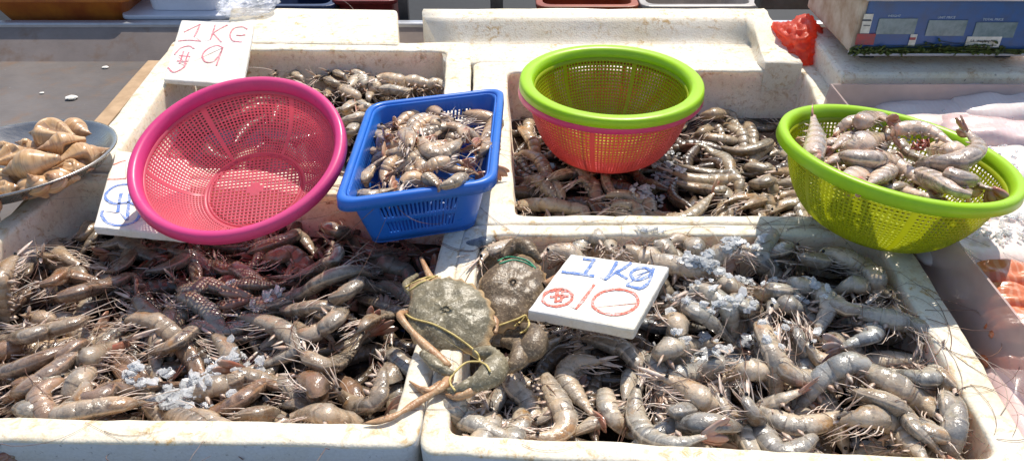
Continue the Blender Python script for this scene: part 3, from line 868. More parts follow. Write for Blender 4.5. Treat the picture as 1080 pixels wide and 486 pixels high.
def colander(name, rim_c, nrm, ro, h, rb, mrim, mbowl, label, group=None, nth=132, rows=23, spin=0.0, hole=0.60, lip=0.017):
    nrm = nrm.normalized()
    root = empty(name); root.matrix_world = frame_matrix(rim_c - nrm * h, nrm, spin)
    tag(root, label, 'colander', group)
    rt = ro - lip
    hb = h - 0.016
    amax = math.radians(72)
    def prof(s):
        a = amax * s
        return rb + (rt - rb) * (math.sin(a) / math.sin(amax)) ** 1.0, hb * ((1 - math.cos(a)) / (1 - math.cos(amax))) ** 0.85
    mb = MB(); grid = []
    ss = [((i / rows) ** 0.92) for i in range(rows + 1)]
    for s in ss:
        r, z = prof(s)
        grid.append([mb.vert((r * math.cos(2 * math.pi * j / nth), r * math.sin(2 * math.pi * j / nth), z)) for j in range(nth)])
    for i in range(rows):
        for j in range(nth):
            k = (j + 1) % nth
            q = [grid[i][j], grid[i][k], grid[i + 1][k], grid[i + 1][j]]
            if i == 0 or i == rows - 1 or j % 22 == 0:
                mb.face(q); continue
            pv = [Vector(mb.v[a]) for a in q]; c = sum(pv, Vector((0, 0, 0))) / 4
            inn = [mb.vert(c + (p - c) * hole) for p in pv]
            for a in range(4):
                b = (a + 1) % 4
                mb.face((q[a], q[b], inn[b], inn[a]))
    bowl = mb.build('bowl', mbowl, root)
    sd = bowl.modifiers.new('t', 'SOLIDIFY'); sd.thickness = 0.0016; sd.offset = 0
    # base plate with square holes, ring and boss
    mb = MB(); pitch = 0.0058; R = rb - 0.004; K = int(R / pitch) + 1; vid = {}
    def gv(i, j):
        if (i, j) not in vid: vid[(i, j)] = mb.vert((i * pitch, j * pitch, 0.0012))
        return vid[(i, j)]
    for i in range(-K, K):
        for j in range(-K, K):
            cx, cy = (i + .5) * pitch, (j + .5) * pitch
            if math.hypot(cx, cy) > R + 0.001: continue
            q = [gv(i, j), gv(i + 1, j), gv(i + 1, j + 1), gv(i, j + 1)]
            if math.hypot(cx, cy) < 0.011: mb.face(q); continue
            pv = [Vector(mb.v[a]) for a in q]; c = Vector((cx, cy, 0.0012))
            inn = [mb.vert(c + (p - c) * 0.62) for p in pv]
            for a in range(4): mb.face((q[a], q[(a + 1) % 4], inn[(a + 1) % 4], inn[a]))
    base = mb.build('base', mbowl, root)
    sd = base.modifiers.new('t', 'SOLIDIFY'); sd.thickness = 0.0018; sd.offset = 0
    def lathe(nm, pr, mt, seg=96, closed=True):
        m2 = MB(); rr = [[m2.vert((r * math.cos(2 * math.pi * j / seg), r * math.sin(2 * math.pi * j / seg), z)) for j in range(seg)] for r, z in pr]
        for a, b in zip(rr, rr[1:] + ([rr[0]] if closed else [])): m2.ring_strip(a, b)
        return m2.build(nm, mt, root)
    lathe('base_ring', [(rb + 0.001, -0.003), (rb + 0.001, 0.001), (rb - 0.001, 0.0026), (rb - 0.0035, 0.001), (rb - 0.0035, -0.003)], mbowl)
    lathe('rim', [(rt - .0005, hb - .008), (rt + .001, h - .009), (rt + .004, h - .003), (rt + .007, h), (ro - .004, h), (ro - .001, h - .002), (ro, h - .006), (ro + .001, h - .015), (ro - .001, h - .0155), (ro - .003, h - .007), (rt + .007, h - .004), (rt + .0025, h - .010), (rt + .0015, hb - .008)], mrim)
    return root

colander('colander', P(249, 158, .106), Vector((-.05, -.35, 1)), .1485, .086, .068, M['pink'], M['pink_mesh'], 'pink colander, empty and tipped toward the front, beside the blue basket', spin=.1)
colander('colander', P(644, 89, .055), Vector((0.0, 0.0, 1)), .161, .126, .088, M['pink'], M['red_mesh'], 'red colander with a pink rim, under the lime green one', 'two colanders stacked in the box behind', spin=.2)
colander('colander', P(645, 83, .070), Vector((0.01, -.01, 1)), .159, .122, .076, M['green'], M['yellow_mesh'], 'lime green empty colander stacked in the red one', 'two colanders stacked in the box behind', spin=.05, lip=.026)
LC, LN = P(948, 157, .117), Vector((.12, .06, 1)).normalized()
colander('colander', LC, LN, .158, .112, .078, M['green'], M['yellow_mesh'], 'lime green colander holding headless prawns, on the corner of the foam boxes', spin=.3)

# ------------------------------------------------------------------ blue basket
BH, BZ = 0.086, 0.003
rimq = [P(351, 217, BZ + BH), P(523, 193, BZ + BH), P(532, 93, BZ + BH), P(388, 110, BZ + BH)]
rimp = [Vector((p.x, p.y)) for p in rimq]
wallp = lines_offset(rimp, [0.012] * 4)
root = empty('basket', (sum(p.x for p in rimp) / 4, sum(p.y for p in rimp) / 4, BZ))
tag(root, 'blue slotted plastic basket full of prawns', 'basket')
orgB = Vector(root.location)
lev = [0.0, 0.010, 0.014, 0.034, 0.042, 0.066, BH - 0.006, BH]
PER, CS = 47, 8
mb = MB(); rings = []
for z in lev:
    f = 1 - z / BH
    pts = round_poly(lines_offset(wallp, [0.020 * f] * 4), 0.022, PER, CS)
    rings.append([mb.vert((p.x - orgB.x, p.y - orgB.y, z)) for p in pts])
nper = (CS + 1) + (PER - 1)
for i in range(len(lev) - 1):
    n = len(rings[i])
    for j in range(n):
        k = (j + 1) % n
        w = j % nper - (CS + 1)
        if i in (2, 4) and 4 <= w <= PER - 6 and w % 2 == 0: continue
        mb.face((rings[i][j], rings[i][k], rings[i + 1][k], rings[i + 1][j]))
wall = mb.build('wall', M['blue'], root)
sd = wall.modifiers.new('t', 'SOLIDIFY'); sd.thickness = 0.0022; sd.offset = 0
mb = MB(); cb = mb.vert((0, 0, 0.0))
pts = round_poly(lines_offset(wallp, [0.0195] * 4), 0.022, PER, CS)
rb_ = [mb.vert((p.x - orgB.x, p.y - orgB.y, 0.0)) for p in pts]
for j in range(len(rb_)): mb.face((rb_[j], rb_[(j + 1) % len(rb_)], cb))
fl = mb.build('floor', M['blue'], root)
sd = fl.modifiers.new('t', 'SOLIDIFY'); sd.thickness = 0.0025
mb = MB(); rr = []
for off, z in ((-.0008, BH - .012), (-.0012, BH), (-.003, BH + .003), (-.009, BH + .003), (-.012, BH), (-.0125, BH - .013), (-.0105, BH - .013), (-.0095, BH - .002), (-.004, BH - .0005), (-.0028, BH - .012)):
    pts = round_poly(lines_offset(wallp, [off] * 4), 0.022 - off * .7, PER, CS)
    rr.append([mb.vert((p.x - orgB.x, p.y - orgB.y, z)) for p in pts])
for a, b in zip(rr, rr[1:] + rr[:1]): mb.ring_strip(a, b)
mb.build('rim', M['blue'], root)

hb_ = HM(-.26, .85, .02, 1.32, 0.0)
inb = lines_offset(wallp, [0.012] * 4)
hb_.fill_poly(inb, 0.062)
BBT = [
 (T('S',600,100,480,105,585,170), .3, 'rounded pale prawn in the back left corner of the blue basket'),
 (T('S',830,60,700,25,570,100), .3, 'prawn with a dark forked tail along the back of the blue basket'),
 (T('S',850,35,1000,80,900,200), .3, 'large grey prawn arched in the back right corner of the blue basket'),
 (T('S',740,60,765,110,745,150), .4, None),
 (T('S',450,310,445,215,550,190), .3, None), (T('S',880,150,850,95,800,105), .4, None),
 (T('S',655,220,640,150,595,95), .4, 'orange prawn head pointing back in the middle of the blue basket'),
 (T('S',535,345,560,260,610,200), .4, None), (T('S',420,390,470,290,560,205), .5, 'long prawn along the left wall of the blue basket'),
 (T('S',920,265,960,190,1015,145), .5, 'dark banded prawn by the right wall of the blue basket'),
 (T('S',680,125,760,215,895,125), .2, 'pale prawn curved like a smile in the middle of the blue basket'),
 (T('S',835,220,730,262,650,290), .5, 'pointed prawn head aimed right, centre of the blue basket'),
 (T('S',420,400,500,380,610,345), .5, None), (T('S',720,310,748,325,775,350), .5, None),
 (T('S',915,285,850,320,765,355), .5, 'prawn head with its spike to the right at the front of the blue basket'),
 (T('S',590,380,650,305,745,370), .3, 'short orange-brown prawn at the front wall of the blue basket'),
]
n0 = len(PRAWNS)
for i in range(22):
    cx, cy = orgB.x + rng.uniform(-.055, .055), orgB.y + rng.uniform(-.055, .085)
    o = place_random(hb_, cx, cy, rng.uniform(0, 6.28), .13, rng.uniform(-2, 2), 0.086, .4, .5, .092, detail=1, tint=tint_for('BB'))
    tag(o, LBL['BB'], 'prawn', GRP['BB'])
for px, roll, lb in BBT:
    o = place_traced(hb_, px, 0.085, 0.096, roll, .5, .092, 0.0, 0.115, detail=2, tint=tint_for('BB'))
    tag(o, lb or LBL['BB'], 'prawn', GRP['BB'])
for pr in PRAWNS[n0:]:
    if pr['detail'] >= 2: add_antennae(pr, hb_, 2)

# ------------------------------------------------------------------ headless prawns in the lime colander
hl = HM(.35, .75, .85, 1.3, 0.0)
XX, YY = np.meshgrid(hl.X, hl.Y)
d = np.hypot(XX - LC.x, YY - LC.y)
tilt = -(XX - LC.x) * (LN.x / LN.z) - (YY - LC.y) * (LN.y / LN.z)
hl.h = 0.074 + tilt * .8 + np.maximum(d - .085, 0) * 1.0
hl.h[d > .125] = 0.12
LMT = [
 (T('Q',310,150,260,170,220,165), .4, None), (T('Q',400,120,310,160,235,215), .5, None), (T('Q',180,230,195,140,185,30), .3, 'dark pointed prawn tail standing up at the left of the lime colander'),
 (T('Q',400,65,330,85,275,135), .4, 'black-shelled prawn tail at the back of the lime colander'),
 (T('Q',540,110,660,105,810,190), .5, 'long headless prawn at the back right of the lime colander'),
 (T('Q',690,195,750,195,810,190), .4, None), (T('Q',160,190,190,215,210,250), .4, None),
 (T('Q',330,200,450,150,545,140), .5, None), (T('Q',490,350,580,370,670,390), .5, None),
 (T('Q',380,85,460,55,550,90), .3, 'fat banded grey headless prawn lying highest at the back of the lime colander'),
 (T('Q',505,300,400,300,305,320), .4, None), (T('Q',500,280,430,330,370,350), .5, None),
 (T('Q',455,240,330,225,215,255), .4, 'brown striped headless prawn at the left front of the lime colander'),
 (T('Q',740,290,830,320,905,350), .4, 'dark brown rounded headless prawn at the right front of the lime colander'),
 (T('Q',460,220,590,290,710,385), .5, 'speckled headless prawn running to the front rim of the lime colander'),
 (T('Q',630,300,720,330,820,380), .4, None),
 (T('Q',650,265,790,240,880,175,800,85), .3, 'headless prawn with its tail pointing up at the right of the lime colander'),
]
n0 = len(PRAWNS)
for i in range(14):
    a, r = rng.uniform(0, 6.28), .080 * math.sqrt(rng.random())
    o = place_random(hl, LC.x + r * math.cos(a), LC.y + r * math.sin(a), rng.uniform(0, 6.28), .095, rng.uniform(-1.6, 1.6), .095, .4, .5, .125, name='headless_prawn', headless=True, detail=1, tint=(.9, .82, .74))
    tag(o, 'headless raw prawn among others in the lime colander', 'prawn', 'headless prawns in the lime colander')
for px, roll, lb in LMT:
    s = rng.choice((.55, .9, 1.05, 1.15, 1.25, 1.3))
    o = place_traced(hl, px, 0.105, 0.126, roll, .5, .115, 0.07, 0.085, name='headless_prawn', headless=True, detail=1, tint=(1.06 * s, .93 * s, .88 * s))
    tag(o, lb or 'headless raw prawn among others in the lime colander', 'prawn', 'headless prawns in the lime colander')
mb = MB()
for k in range(7):
    q = P(640 / 3.985 + 810 + rng.uniform(-7, 7), 180 / 3.985 + 110 + rng.uniform(-4, 4), 0.118)
    pth = [q + Vector((rng.uniform(-.006, .006), rng.uniform(-.006, .006), rng.uniform(-.002, .008))) for _ in range(4)]
    rv = mb.tube(pth, [.0022, .003, .0025, .001], [.0014, .002, .0015, .0006], Vector((1, 0, .2)), 0, 5)
    if k: mb.face((prev[0], rv[0], rv[1]))
    prev = rv
tag(mb.build('prawn_innards', M['guts']), 'red scrap of prawn innards on the headless prawns', 'scrap')

# ------------------------------------------------------------------ crushed ice
M['ice'] = m_simple('ice', (0.97, 0.98, 0.98), 0.07, 0.5, 0.01, 300, bumpS=0.15, trans=0.66)
M['ice'].node_tree.nodes['Principled BSDF'].inputs['IOR'].default_value = 1.31
ico = bmesh.new(); bmesh.ops.create_icosphere(ico, subdivisions=1, radius=1.0)
IV = [v.co.copy() for v in ico.verts]; IF = [tuple(v.index for v in f.verts) for f in ico.faces]; ico.free()
def ice(patches, hmx, label, size=(.0024, .0068)):
    mb = MB()
    for (x0, y0, x1, y1, n) in patches:
        for _ in range(n):
            a = rng.uniform(0, 6.28); r = math.sqrt(rng.random())
            px, py = (x0 + x1) / 2 + (x1 - x0) / 2 * r * math.cos(a), (y0 + y1) / 2 + (y1 - y0) / 2 * r * math.sin(a)
            q = P(px, py, -0.015 if hmx is hm and py > 236 else -0.05)
            s = rng.uniform(*size); sc = Vector((s * rng.uniform(.8, 1.9), s * rng.uniform(.7, 1.3), s * rng.uniform(.35, .8)))
            z = hmx.at(q.x, q.y) + sc.z * .3 + .003
            hmx.stamp(q.x, q.y, z - .003 - s * .85, s)
            rot = Matrix.Rotation(rng.uniform(0, 6.28), 3, 'Z') @ Matrix.Rotation(rng.uniform(-.9, .9), 3, 'X')
            ids = []
            for v in IV:
                w = v * rng.uniform(.65, 1.2)
                ids.append(mb.vert(Vector((q.x, q.y, z)) + rot @ Vector((w.x * sc.x, w.y * sc.y, w.z * sc.z))))
            for f in IF: mb.face([ids[i] for i in f], 0, False)
    tag(mb.build('crushed_ice', M['ice']), label, None, None, 'stuff')
ice([(738, 326, 805, 372, 240), (716, 266, 800, 302, 240), (690, 262, 880, 390, 170), (800, 270, 850, 300, 20), (700, 290, 752, 304, 25), (668, 252, 700, 266, 14)], hm, 'crushed ice on the prawns of the front right box')
ice([(130, 376, 216, 410, 190), (120, 340, 290, 415, 50), (206, 362, 226, 400, 24), (238, 344, 270, 380, 26), (255, 286, 302, 310, 26), (222, 266, 248, 280, 10), (170, 392, 205, 412, 14)], hm, 'crushed ice on the prawns of the front left box')
ice([(690, 140, 730, 172, 80), (664, 174, 704, 196, 60)], hm, 'crushed ice beside the stacked colanders')
ht = HM(.5, .6, 1.1, 1.35, 0.0)
ICE_TUB = lambda: ice([(1000, 225, 1085, 292, 150), (1000, 180, 1085, 225, 60), (985, 110, 1085, 180, 60)], ht, 'crushed ice strewn over the fish in the clear tub', (.002, .0052))

# ------------------------------------------------------------------ price slabs
def slab(name, top, th, mat, label, cat, bev=0.0025, nrm=None, sub=True):
    """foam slab: top = 4 points CCW from above, th = thickness"""
    n = nrm or (top[1] - top[0]).cross(top[3] - top[0]).normalized()
    org = sum(top, Vector((0, 0, 0))) / 4 - n * th
    mb = MB(); K = 14; sc = rng.uniform(0, 50)
    T_, B_ = {}, {}
    for i in range(K + 1):
        for j in range(K + 1):
            u, v = i / K, j / K
            p = (top[0] * (1 - u) + top[1] * u) * (1 - v) + (top[3] * (1 - u) + top[2] * u) * v
            w = mnoise.noise_vector(p * 60 + Vector((sc, 0, 0))) * .0008
            T_[i, j] = mb.vert(p + w); B_[i, j] = mb.vert(p - n * th + mnoise.noise_vector(p * 60 + Vector((sc, 9, 0))) * .0012)
    for i in range(K):
        for j in range(K):
            mb.face((T_[i, j], T_[i + 1, j], T_[i + 1, j + 1], T_[i, j + 1])); mb.face((B_[i, j + 1], B_[i + 1, j + 1], B_[i + 1, j], B_[i, j]))
    for i in range(K):
        mb.face((B_[i, 0], B_[i + 1, 0], T_[i + 1, 0], T_[i, 0])); mb.face((T_[i, K], T_[i + 1, K], B_[i + 1, K], B_[i, K]))
        mb.face((T_[0, i], T_[0, i + 1], B_[0, i + 1], B_[0, i])); mb.face((B_[K, i], B_[K, i + 1], T_[K, i + 1], T_[K, i]))
    o = mb.build(name, mat, None, org)
    for p in o.data.polygons: p.use_smooth = False
    bevel(o, bev, 2, 50)
    return tag(o, label, cat), n

def m_marker(name, colr):
    k = NT(name); o = k.obj()
    nz = k.noise(420, 3, 0.7, o); n2 = k.noise(60, 3, 0.6, o)
    f = k.math('ADD', k.math('MULTIPLY', nz, 0.8), k.math('MULTIPLY', n2, 0.4))
    c = k.mix(k.ramp(f, [(0.56, 0.0), (0.80, 0.8)]), colr, (0.80, 0.78, 0.76))
    return k.done(k.principled(**{'Base Color': c, 'Roughness': 0.7, 'Specular IOR Level': 0.2}))
M['mk_blue'] = m_marker('blue_marker', (0.12, 0.22, 0.52))
M['mk_red'] = m_marker('red_marker', (0.70, 0.15, 0.10))
M['mk_pink'] = m_marker('faded_red_marker', (0.62, 0.16, 0.20))

def strokes(parent, p0, n, lines, mat, w=0.0024):
    mb = MB(); prev0 = None
    org = Vector(parent.location)
    for ln in lines:
        pts = [on_plane(a, b, p0 + n * 0.0009, n) for a, b in ln]
        if len(pts) > 2: pts, L = catmull(pts, max(len(pts) * 6, 8))
        else: pts, L = catmull(pts, 8)
        prev = None
        for i, p in enumerate(pts):
            t = (pts[min(i + 1, len(pts) - 1)] - pts[max(i - 1, 0)]).normalized(); s = t.cross(n)
            ww = w * (0.8 + .35 * mnoise.noise(p * 300))
            c = p + s * mnoise.noise(p * 200) * .0005 - org
            e = [mb.vert(c + s * ww), mb.vert(c - s * ww), mb.vert(c - s * ww - n * .0011), mb.vert(c + s * ww - n * .0011)]
            if prev:
                for a in range(4): mb.face((prev[a], prev[(a + 1) % 4], e[(a + 1) % 4], e[a]), 0, False)
            prev = e
        if prev0 is not None: mb.face((prev0, e[0], e[2]), 0, False)
        prev0 = e[1]
    return mb.build('lettering', mat, parent)

def tl(x0, y0, s, *lines): return [tile(x0, y0, s, l) for l in lines]
def ellipse(cx, cy, rx, ry, rot=0.0, a0=0, a1=6.5, n=16):
    out = []
    for i in range(n + 1):
        a = a0 + (a1 - a0) * i / n
        x, y = rx * math.cos(a), ry * math.sin(a)
        out += [cx + x * math.cos(rot) - y * math.sin(rot), cy + x * math.sin(rot) + y * math.cos(rot)]
    return out

# slab marked 1 kg / $10
z10 = 0.020
q10 = [P(556, 327, z10 - .004), P(669, 348, z10 - .004), P(706.5, 281, z10 + .006), P(602, 267, z10 + .006)]
s10, n10 = slab('price_slab', q10, 0.017, M['foam_clean'], 'white foam slab hand-lettered 1 kg in blue and $10 in orange', 'price sign', .003)
Z10 = (545, 255, 4.228)
strokes(s10, q10[0], n10, tl(*Z10, (295,74,352,80), (342,80,325,110,304,140), (200,131,270,140,346,151), (448,86,425,125,394,168), (512,92,470,120,444,133), (444,133,470,150,494,163),
   (600,128,572,114,530,120,508,145,535,168,588,150,606,122), (610,116,600,150,585,180,550,205,488,190)), M['mk_blue'], .0024)
strokes(s10, q10[0], n10, tl(*Z10, ellipse(182, 247, 66, 38, -.1), (150,218,190,212,232,220), (148,243,190,238,232,240), (185,205,178,235,172,268), (206,205,202,235,196,266),
   (346,188,305,245,264,298), ellipse(440, 266, 102, 56, -.06)), M['mk_red'], .0022)
# slab with the blue dollar sign
zm = 0.010
qm = [P(98, 239, zm), P(204, 249.5, zm), P(198, 168, zm), P(121, 158, zm)]
smid, nm_ = slab('price_slab', qm, 0.013, M['foam_clean'], 'white foam slab with a big blue dollar sign, partly under the pink colander', 'price sign', .003)
ZM = (90, 150, 4.42)
strokes(smid, qm[0], nm_, tl(*ZM, (132,104,158,93,188,84), (104,172,145,171,190,167)), M['mk_red'], .0016)
strokes(smid, qm[0], nm_, tl(*ZM, (206,194,150,200,104,228,95,262,140,286,200,280,243,300,252,340,220,374,150,386,100,372,76,338,80,318), (167,236,158,280,150,326), (208,234,200,300,194,360), (302,270,296,310,290,360)), M['mk_blue'], .0026)
# slab marked 1 KG / $9, leaning on the box rim
ne = P(172, 84, .012); fe = P(257, 88, .012)
dirv = Vector((0.02, math.cos(math.radians(11)), math.sin(math.radians(11))))
n9 = (fe - ne).cross(dirv).normalized()
q9 = [on_plane(172, 84, ne, n9), on_plane(256, 90, ne, n9), on_plane(268, 25, ne, n9), on_plane(191, 21, ne, n9)]
s9, n9 = slab('price_slab', q9, 0.011, M['foam_clean'], 'tilted white foam slab lettered 1 KG and $9 in faded red', 'price sign', .003)
Z9 = (150, 0, 4.857)
strokes(s9, q9[0], n9, tl(*Z9, (214,165,255,145,296,125), (296,125,282,160,266,190), (184,210,240,206,302,212), (374,127,362,165,348,206), (436,128,395,150,362,170), (362,170,385,195,406,216),
   (538,150,512,138,470,146,450,178,464,208,512,216), (482,180,505,182,528,178)), M['mk_pink'], .0017)
strokes(s9, q9[0], n9, tl(*Z9, (265,250,238,236,195,248,165,280), (130,345,160,370,206,350,226,326), (188,285,215,288,246,290), (178,312,205,314,236,314), (212,262,202,295,190,326), (238,268,226,300,214,334),
   (412,244,380,234,330,254,308,286,324,316,366,314,400,272,412,244), (412,244,396,290,380,336)), M['mk_pink'], .0019)
# ------------------------------------------------------------------ crabs
from mathutils.bvhtree import BVHTree
def m_crab(name, a, b, c_):
    k = NT(name); o = k.obj()
    n1 = k.noise(60, 5, 0.7, o); n2 = k.noise(260, 4, 0.7, o); vr = k.voronoi(420, o)
    c = k.mix(k.ramp(n1, [(0.35, 0.0), (0.65, 1.0)]), a, b)
    c = k.mix(k.ramp(n2, [(0.53, 0.0), (0.64, 0.7)]), c, c_)
    c = k.mix(k.ramp(k.voronoi(150, o), [(0.08, 0.5), (0.20, 0.0)]), c, c_)
    uv = k.n('ShaderNodeUVMap'); sep = k.n('ShaderNodeSeparateXYZ'); k.l(uv.outputs[0], sep.inputs[0])
    c = k.mix(k.ramp(sep.outputs[0], [(0.90, 0.0), (0.97, 0.75), (1.0, 0.9)]), c, (0.55, 0.36, 0.18))
    c = k.mix(k.ramp(k.noise(150, 4, 0.7, o), [(0.60, 0.0), (0.72, 0.8)]), c, (0.045, 0.034, 0.025))
    bb = k.bump(vr, 0.22, 0.0010); bb = k.bump(n1, 0.35, 0.004, bb); bb = k.bump(n2, 0.3, 0.001, bb)
    return k.done(k.principled(**{'Base Color': c, 'Roughness': 0.36, 'Specular IOR Level': 0.45, 'Normal': bb}))
M['crab_olive'] = m_crab('olive_crab_shell', (0.24, 0.20, 0.12), (0.14, 0.12, 0.075), (0.46, 0.41, 0.30))
M['crab_brown'] = m_crab('brown_crab_shell', (0.18, 0.125, 0.075), (0.09, 0.065, 0.04), (0.42, 0.32, 0.20))
M['crab_leg'] = m_crab('crab_leg', (0.50, 0.31, 0.16), (0.36, 0.17, 0.08), (0.58, 0.46, 0.30))

def crab(name, cen, wdir, nrm, hw, hl, hd, limbs, mat, label):
    """wdir = direction along the wide axis; front = nrm x wdir; limbs = list of (path, widths, heights, material index)"""
    n = nrm.normalized(); w = (wdir - n * wdir.dot(n)).normalized(); f = n.cross(w)
    mb = MB(); NR, NA = 12, 72
    def outline(a):
        c, s = math.cos(a), math.sin(a)
        r = 1.0 / ((abs(c) ** 1.9 + abs(s) ** 1.9) ** (1 / 1.9))
        if s > 0.05: r *= (1 + 0.11 * (1 - abs((a * 3.6) % 1 * 2 - 1)) * min(1, s * 3)) * (1.0 - .05 * s)   # saw teeth on the front edge
        else: r *= 1 - 0.20 * abs(s) * abs(c) - .04 * abs(s)
        r *= 1 + .16 * math.exp(-((abs(c) - 1) / .03) ** 2)                    # spine at each side
        return r
    rings = []
    def add(rr, zz):
        ringv = []
        for j in range(NA):
            a = 2 * math.pi * j / NA; wgt = min(rr, 1.0) ** 9
            r = (outline(a) * wgt + .965 * (1 - wgt) / ((abs(math.cos(a)) ** 2.1 + abs(math.sin(a)) ** 2.1) ** (1 / 2.1))) * rr
            x, y = hw * r * math.cos(a), hl * r * math.sin(a)
            p = cen + w * x + f * y
            lob = 0.0034 * mnoise.noise(Vector((x * 60, y * 60, 3.0))) + 0.0020 * mnoise.noise(Vector((x * 160, y * 160, 8.0)))
            lob += 0.0015 * math.exp(-((abs(x) - hw * .42) / .006) ** 2) * -1
            ringv.append(mb.vert(p + n * (zz + (lob if rr < .99 and zz > 0 else 0)), (rr if zz > -.003 else 0.5, j / NA)))
        rings.append(ringv)
    for i in range(1, NR + 1):
        rr = i / NR; add(rr, hd * (1 - rr ** 2.4) ** 0.62)
    add(1.0, -0.002); add(0.90, -hd * .45); add(0.6, -hd * .7); add(.2, -hd * .75)
    for a, b in zip(rings, rings[1:]): mb.ring_strip(a, b)
    c0 = mb.vert(cen + n * hd); c1 = mb.vert(cen - n * hd * .75)
    for j in range(NA):
        mb.face((c0, rings[0][j], rings[0][(j + 1) % NA])); mb.face((c1, rings[-1][(j + 1) % NA], rings[-1][j]))
    flat = [i for r in rings for i in r]
    for path, ws, hs, mi in limbs:
        pts, _ = catmull(path, len(path) * 5)
        m = len(pts)
        def ip(arr, i):
            x = i / (m - 1) * (len(arr) - 1); a = min(int(x), len(arr) - 2); return arr[a] + (arr[a + 1] - arr[a]) * (x - a)
        jit = [1 + 0.10 * mnoise.noise(p * 300) for p in pts]
        rv = mb.tube(pts, [ip(ws, i) * jit[i] for i in range(m)], [ip(hs, i) * jit[i] for i in range(m)], Vector((.2, .3, 0)).cross(n) + w * .1, mi, 8)
        best = min(flat, key=lambda i: (Vector(mb.v[i]) - pts[0]).length)
        mb.face((best, rv[0], rv[1]), mi)
    o = mb.build(name, [mat, M['crab_leg']], None, cen)
    tag(o, label, 'crab')
    bv = BVHTree.FromPolygons([Vector(v) for v in mb.v], mb.f)
    return o, bv
def hit(bv, px, py, off=0.0012):
    d = ray(px, py).normalized(); loc, nn, _, _ = bv.ray_cast(Vector((0, 0, EYE)), d)
    if loc is None: return P(px, py, 0.012)
    return loc - d * off
def PP(z, *a):
    zs = z if isinstance(z, (list, tuple)) else [z] * (len(a) // 2)
    return [P(a[2 * i], a[2 * i + 1], zs[i]) for i in range(len(a) // 2)]

# brown crab first (behind)
w2 = P(522, 335, 0) - P(552, 270, 0)
brown, bv2 = crab('crab', P(540, 306, -.006), w2, Vector((.10, -.24, 1)), .058, .046, .017, [
    (PP([.0, .012, .008, .0], 552, 345, 566, 352, 560, 368, 538, 380), [.006, .012, .017, .006], [.006, .010, .013, .004], 0),
    (PP([-.006, .004, .006, .0], 530, 360, 548, 366, 545, 382, 528, 392), [.005, .010, .012, .004], [.005, .009, .009, .003], 0),
    (PP([.0, .008, .010, .002], 530, 272, 544, 259, 558, 264, 570, 276), [.006, .011, .013, .005], [.006, .010, .010, .004], 0),
    (PP([.0, .006, .0], 574, 300, 590, 290, 600, 280), [.005, .004, .002], [.004, .003, .002], 1),
    (PP([.0, .008, .0], 576, 320, 588, 322, 575, 342), [.005, .004, .002], [.004, .003, .002], 0),
    (PP([.002, .006, .002], 508, 330, 500, 318, 505, 300), [.005, .004, .002], [.004, .003, .002], 0),
], M['crab_brown'], 'brown speckled crab tied with green string beside the lettered slab')
w1 = P(505, 388, 0) - P(428, 322, 0)
olive, bv1 = crab('crab', P(472, 334, .010), w1, Vector((-.06, -.34, 1)), .059, .053, .017, [
    (PP([.008, .014, .016, .016, .012], 500, 372, 524, 374, 520, 392, 506, 402, 492, 408), [.006, .009, .007, .015, .016, .012, .007], [.006, .008, .006, .012, .012, .009, .005], 0),     # big claw, folded in front
    (PP([.014, .014, .010, .006], 498, 402, 488, 408, 478, 412, 470, 410), [.007, .006, .0045, .0012], [.006, .005, .004, .001], 0),
    (PP([.010, .010, .008, .004], 502, 408, 492, 415, 480, 418, 470, 416), [.006, .0055, .004, .0012], [.006, .005, .0035, .001], 1),
    (PP([.012, .022, .016, .010], 428, 330, 422, 334, 446, 362, 474, 386), [.004, .0048, .0036, .0055, .0062, .004], [.004, .0046, .0034, .005, .0055, .003], 1),    # the other claw along the edge
    (PP([.010, .012, .010], 448, 372, 464, 388, 478, 394), [.008, .010, .004], [.006, .007, .003], 0),
    (PP([.004, .010, .006, .006, .004], 476, 394, 466, 408, 440, 424, 412, 440, 384, 446), [.004, .0058, .0060, .0030, .0048, .0046, .0026, .0046, .0036, .0008], [.003, .004, .004, .0022, .0032, .003, .0016, .002, .0014, .0006], 1),
    (PP([.004, .006, .003], 466, 404, 450, 412, 432, 402), [.005, .0045, .0015], [.003, .003, .001], 1),
    (PP([.004, .008, .012], 470, 312, 456, 296, 444, 272), [.006, .0052, .0028], [.005, .0042, .0025], 1),
    (PP([.004, .008, .006], 488, 310, 472, 302, 458, 298), [.005, .0052, .0028], [.004, .004, .0025], 1),
    (PP([.004, .006, .0], 436, 312, 428, 300, 440, 290), [.005, .005, .003], [.004, .004, .003], 0),
    (PP([.002, .004, .0], 510, 328, 522, 338, 522, 352), [.006, .005, .003], [.005, .004, .003], 1),
], M['crab_olive'], 'olive green crab tied with yellow string on the rim between two boxes')
M['str_y'] = m_simple('yellow_string', (0.66, 0.52, 0.20), 0.6, 0.3, 0.12, 300, bumpS=0.3)
M['str_g'] = m_simple('green_string', (0.06, 0.36, 0.20), 0.6, 0.3, 0.12, 300, bumpS=0.3)
def string(bv, lines, mat, label, r=0.0013):
    mb = MB(); prev = None
    for ln in lines:
        pts = [Vector((a, b, 0)) for a, b in ln]; sm, _ = catmull(pts, len(pts) * 7)
        w = [hit(bv, p.x, p.y) for p in sm]
        for _ in range(2):
            w = [w[0]] + [(w[i - 1] + w[i] * 2 + w[i + 1]) / 4 for i in range(1, len(w) - 1)] + [w[-1]]
        rv = mb.tube(w, [r] * len(w), [r] * len(w), Vector((0, 0, 1)), 0, 5)
        if prev is not None: mb.face((prev, rv[0], rv[1]))
        prev = rv[2]
    return tag(mb.build('string', mat), label, 'string')
